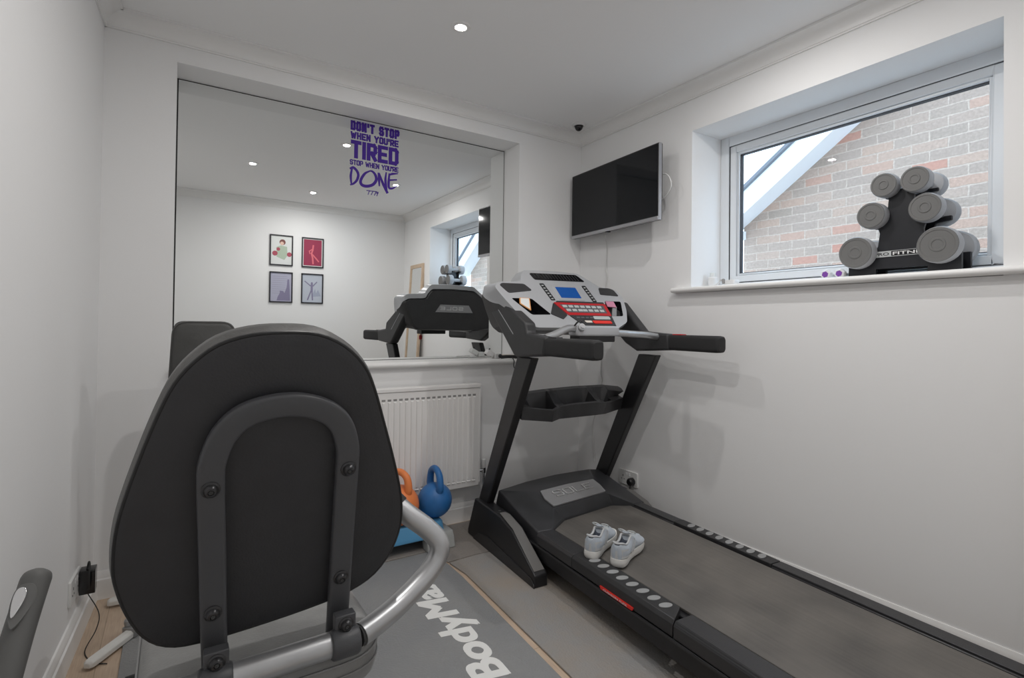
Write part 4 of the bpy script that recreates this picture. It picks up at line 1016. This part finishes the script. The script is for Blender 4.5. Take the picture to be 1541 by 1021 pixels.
def insetd(d):
    out = []; n = len(pc)
    for i in range(n):
        a = Vector(pc[i-1]); c = Vector(pc[(i+1) % n]); t = (c-a).normalized(); out.append((pc[i][0]+t.y*d, pc[i][1]-t.x*d))
    return out
sgn = 1
_t = insetd(.01)
sgn = 1 if abs(_t[0][0]-cxp) < abs(pc[0][0]-cxp) else -1
I = lambda d: insetd(d*sgn)
b = B(); loft(b, [[bp(u, s, .030) for u, s in I(.05)], [bp(u, s, .022) for u, s in I(.006)], [bp(u, s, .024) for u, s in I(.001)]]); obj('backrest_rear', b, 'vinyl', BK, sharp=60)
b = B(); tube(b, [bp(u, s, .026) for u, s in I(.001)], .0035, 8, closed=True); obj('rear_piping', b, 'piping', BK)
b = B(); loft(b, [[bp(u, s, .026) for u, s in I(.001)], [bp(u, s, .045) for u, s in I(-.006)], [bp(u, s, .070) for u, s in I(-.004)], [bp(u, s, .086) for u, s in I(.010)], [bp(u, s, .096) for u, s in I(.04)], [bp(u, s, .098) for u, s in I(.09)]]); obj('backrest_cushion', b, 'vinylside', BK, sharp=60)
b = B(); tube(b, [bp(u, s, .082) for u, s in I(.006)], .003, 8, closed=True); obj('front_piping', b, 'vinylside', BK)
# U shaped flat bar
us = [(-2.202, -.135), (-2.208, -.02), (-2.213, .10), (-2.2185, .225), (-2.2165, .268), (-2.200, .312), (-2.168, .340), (-2.112, .350), (-2.062, .338), (-2.030, .312), (-2.0135, .270), (-2.010, .225), (-2.0075, .10), (-2.005, -.02), (-2.002, -.135)]
upth = spline([(x, y, 0) for x, y in us], 6)
b = B(); nrm_ = bp(0, 0, 1)-bp(0, 0, 0)
sweep(b, [bp(p.x, p.y, .006) for p in upth], round_poly(rect(-.0195, .0195, -.009, .009), .006, 3), up=nrm_); obj('back_support', b, 'framep', BK, sharp=40)
b = B()
for u in (-2.2185+.0, -2.010): 
    box_pts = []
b = B()
for s_, L_ in ((0, us[0]), (1, us[-1])):
    sweep(b, [bp(L_[0], -.10, -.010), bp(L_[0], -.235, -.010)], round_poly(rect(-.018, .018, -.005, .005), .004, 3), up=nrm_)
obj('mount_strap', b, 'framep', BK)
for u, s in ((-2.219, .222), (-2.210, .001), (-2.205, -.108), (-2.010, .226), (-2.0065, .010), (-2.002, -.099)):
    b = B(); d = bp(0, 0, -1)-bp(0, 0, 0)
    base = bp(u, s, -.003)
    if s < -.05: base, d = Vector((u-BX, -.0278, .588)), Vector((0, -1, 0))
    lathe(b, [(.0135, 0), (.0135, .0015), (.0105, .0030), (.0100, .0065), (.0075, .0095), (.0045, .0102), (.0040, .0070), (.001, .0070)], base, d, 24); o = obj('bolt', b, 'bolt', BK)
    b = B(); lathe(b, [(.0040, .0072), (.0036, .0104)], base, d, 6); obj('hex_socket', b, 'gap', o)
# cross tube and handles
b = B(); zt = .556
L_ = lambda pts: [(x-BX, y+1.715, z) for x, y, z in pts]
tube(b, L_(spline([(-2.36, -1.742, .558), (-2.205, -1.742, .557), (-2.02, -1.736, .556)], 4)), .0215, 18); obj('cross_tube', b, 'silverp', BK)
for x in (-2.205, -2.002):
    b = B(); tube(b, L_([(x-.026, -1.742, .557), (x-.022, -1.742, .557), (x+.018, -1.740, .556), (x+.024, -1.740, .556)]), .0255, 18, scale=[.9, 1, 1, .9]); box(b, x-BX-.018, x-BX+.018, -.028, -.006, .57, .605); obj('tube_clamp', b, 'framep', BK, .002)
b = B(); tube(b, L_(spline([(-1.972, -1.733, .556), (-1.943, -1.722, .560), (-1.900, -1.705, .569), (-1.862, -1.692, .583), (-1.822, -1.680, .604), (-1.792, -1.672, .632), (-1.786, -1.668, .662), (-1.806, -1.655, .690), (-1.85, -1.632, .728), (-1.89, -1.60, .77)], 7)), .0215, 18); obj('side_handle', b, 'silverp', BK)
b = B(); tube(b, L_([(-1.978, -1.735, .556), (-1.970, -1.732, .556)]), .0195, 16); obj('tube_gap', b, 'gap', BK)
b = B(); tube(b, L_(spline([(-1.862, -1.624, .738), (-1.90, -1.59, .782), (-1.93, -1.53, .83)], 6)), .025, 16); obj('rubber_grip', b, 'grip', BK)
b = B(); tube(b, L_(spline([(-2.36, -1.742, .558), (-2.41, -1.775, .548), (-2.445, -1.835, .553), (-2.450, -1.842, .600), (-2.445, -1.822, .645)], 7)), .0150, 18); obj('side_handle', b, 'silverp', BK)
gp0 = spline([(-2.455, -1.858, .572), (-2.445, -1.822, .645), (-2.440, -1.805, .68), (-2.433, -1.775, .725), (-2.4255, -1.745, .765), (-2.4225, -1.737, .778), (-2.421, -1.733, .785)], 5); ng = len(gp0)
b = B(); tube(b, L_(gp0), .0172, 20, scale=[1.0 if i < ng-9 else max(.30, math.sqrt(max(0, 1-((i-(ng-9))/8.2)**2))) for i in range(ng)]); gr_ = obj('rubber_grip', b, col('grip_grey', (.115, .115, .112)), BK, sharp=60)
# pulse sensor plate on the left grip, facing the camera side
axis = Vector((.020, .085, .10)).normalized(); outn = Vector((-.10, -.72, .60)); outn = (outn-axis*outn.dot(axis)).normalized(); sd = axis.cross(outn)
c0 = Vector((-2.429-BX, -1.760+1.715, .747))
def sp(u, v, h):
    r = .0169+h; a = u/.0172 + SA
    return c0 + axis*v + (outn*math.cos(a) + sd*math.sin(a))*r
SA = -.10
tear = [(.0, -.052), (.011, -.022), (.0155, .008), (.014, .026), (.007, .037), (-.007, .037), (-.014, .026), (-.0155, .008), (-.011, -.022)]
tear = [(p.x, p.y) for p in spline([(x, y, 0) for x, y in tear], 3, True)]
b = B(); rprism(b, [(u*.80, v*.62) for u, v in tear], sp, -.004, .0035); obj('sensor_base', b, col('grip_grey2', (.14, .14, .137)), gr_, .001)
b = B(); rprism(b, [(u*.40-.003, v*.42+.003) for u, v in tear], sp, .0, .0045); obj('pulse_sensor', b, 'chrome', gr_, .001)
# seat cushion
so_ = round_poly(rect(-.200, .192, -.19, .19), .09, 8)
b = B(); loft(b, [[(x*k, .185+y*k, z) for x, y in so_] for k, z in ((.90, .452), (1.0, .458), (1.02, .475), (1.015, .505), (.985, .522), (.90, .532), (.6, .535))]); sc_ = obj('seat_cushion', b, 'seatv', BK, sharp=60)
b = B(); tube(b, [(x*1.022, .185+y*1.022, .506) for x, y in so_], .0022, 6, closed=True); tube(b, [(x*1.027, .185+y*1.027, .484) for x, y in so_], .0015, 6, closed=True); obj('seat_stitching', b, 'stitch', sc_)
# frame, housing and feet (mostly hidden behind the seat)
b = B(); loft(b, [[(x, y, z) for x, z in round_poly(rect(-.04, .04, .36, .455), .015, 3)] for y in (.0, .45)]); obj('seat_slide', b, 'framep', BK)
b = B(); loft(b, [[(x, y, z) for x, z in round_poly(rect(-.045, .045, .10, .22), .015, 3)] for y in (-.0, .75)]); obj('main_rail', b, 'framep', BK)
b = B(); box(b, -.035, .035, .12, .2, .2, .37); obj('seat_post', b, 'framep', BK, .005)
b = B(); prism(b, [(p[0], p[1]) for p in round_poly([(.42, .09), (.98, .09), (1.02, .30), (.95, .52), (.80, .62), (.60, .56), (.44, .36)], .08, 5)], 'x', -.09, .09); obj('drive_housing', b, 'blk2', BK, .01)
for y in (.02, .92):
    b = B(); tube(b, [(-.235, y, .055), (.235, y, .055)], .030, 14); fo = obj('stabilizer', b, 'framep', BK)
    for x in (-.235, .235):
        b = B(); lathe(b, [(.036, -.02), (.038, 0), (.036, .03)], (x, y, .046), (1 if x > 0 else -1, 0, 0), 14); obj('end_cap', b, 'blk', fo)
for s in (-1, 1):
    b = B(); tube(b, [(s*.10, .66, .36), (s*.115, .66-s*.13, .36-s*.05)], .012, 10); cr_ = obj('crank', b, 'silverp', BK)
    b = B(); box(b, s*.12-.0 if s > 0 else -.21, .21 if s > 0 else -.12, .66-s*.13-.045, .66-s*.13+.045, .35-s*.05-.012, .35-s*.05+.012); obj('pedal', b, 'blk', cr_, .006)

# ------------------------------------------------------------------ padded board on white feet in the corner
BN = thing('exercise_bench', 'upright dark grey padded board on white metal feet behind the bike', 'exercise bench', (-2.19, -.40, 0))
po = round_poly([(-.118, .50), (.118, .50), (.112, 1.131), (-.090, 1.131)], .05, 7)
b = B(); loft(b, [[(x*k, y, .815+(z-.815)*k2) for x, z in po] for y, k, k2 in ((-.085, .86, .95), (-.080, .96, .985), (-.065, 1, 1), (-.03, 1, 1), (-.022, .97, .99))]); obj('padded_board', b, 'padv', BN, sharp=55)
b = B(); tube(b, [(x*.965, -.0795, .815+(z-.815)*.987) for x, z in po], .002, 6, closed=True); obj('board_seam', b, 'padv', BN)
b = B(); box(b, -.025, .025, -.02, .03, .06, .95); obj('post', b, 'whitem', BN, .006)
def flatbar(a, c, w=.018, z0=.010, z1=.034):
    a = Vector((*a, 0)); c = Vector((*c, 0)); d = (c-a).normalized(); n = Vector((-d.y, d.x, 0)); bm = B()
    sec = [(-w, z0), (w, z0), (w, z1-.008), (w*.55, z1), (-w*.55, z1), (-w, z1-.008)]
    loft(bm, [[a+d*t+n*u*k+Vector((0, 0, z0+(z-z0)*k2)) for u, z in sec] for t, k, k2 in ((0, .5, .7), (.008, .9, .95), (.02, 1, 1), ((c-a).length, 1, 1))]); return bm
L2 = lambda x, y: (x+2.19, y+.40)
obj('foot_bar', flatbar(L2(-2.492, -.545), L2(-2.17, -.10)), 'whitem', BN, .002)
obj('foot_bar', flatbar(L2(-2.478, -.105), L2(-2.10, -.125)), 'whitem', BN, .002)
b = B(); d = Vector((.322, .445, 0)).normalized(); n = Vector((-d.y, d.x, 0)); c = Vector((*L2(-2.385, -.397), 0))
loft(b, [[c+d*t+n*u*k+Vector((0, 0, z)) for u, z in ((-.024, .0095), (.024, .0095), (.024, .042), (-.024, .042))] for t, k in ((-.012, 1), (.022, 1))]); lathe(b, [(.010, 0), (.012, .01), (.012, .02), (.008, .026)], c+Vector((-.01, .01, .042)), (0, 0, 1), 12); obj('clamp', b, 'clear', BN, .002)

# ------------------------------------------------------------------ light and camera
W = bpy.data.worlds.new('sky'); SC.world = W; W.use_nodes = True
bgn = W.node_tree.nodes['Background']; bgn.inputs[0].default_value = (.62, .80, 1.0, 1); bgn.inputs[1].default_value = 3.9

cam = bpy.data.cameras.new('camera'); co = bpy.data.objects.new('camera', cam); COL.objects.link(co); SC.camera = co
yaw, pit, rol = .5706373, .0113844, .0125190; f_px = 786.4446
fw = Vector((math.sin(yaw)*math.cos(pit), math.cos(yaw)*math.cos(pit), math.sin(pit))); rt = Vector((math.cos(yaw), -math.sin(yaw), 0)); up = rt.cross(fw)
r2 = rt*math.cos(rol) + up*math.sin(rol); u2 = up*math.cos(rol) - rt*math.sin(rol)
mw = Matrix((r2, u2, -fw)).transposed().to_4x4(); mw.translation = (-2.0065761*1.13, -2.3859986*1.13, 1.13); co.matrix_world = mw
cam.sensor_width = 36; cam.sensor_fit = 'HORIZONTAL'; cam.lens = f_px/1541*36; cam.shift_y = -29.50979/1541; cam.clip_start = .02
vs_ = SC.view_settings; vs_.view_transform = 'Standard'; vs_.look = 'None'; vs_.gamma = 1; vs_.use_curve_mapping = False; vs_.exposure = 0
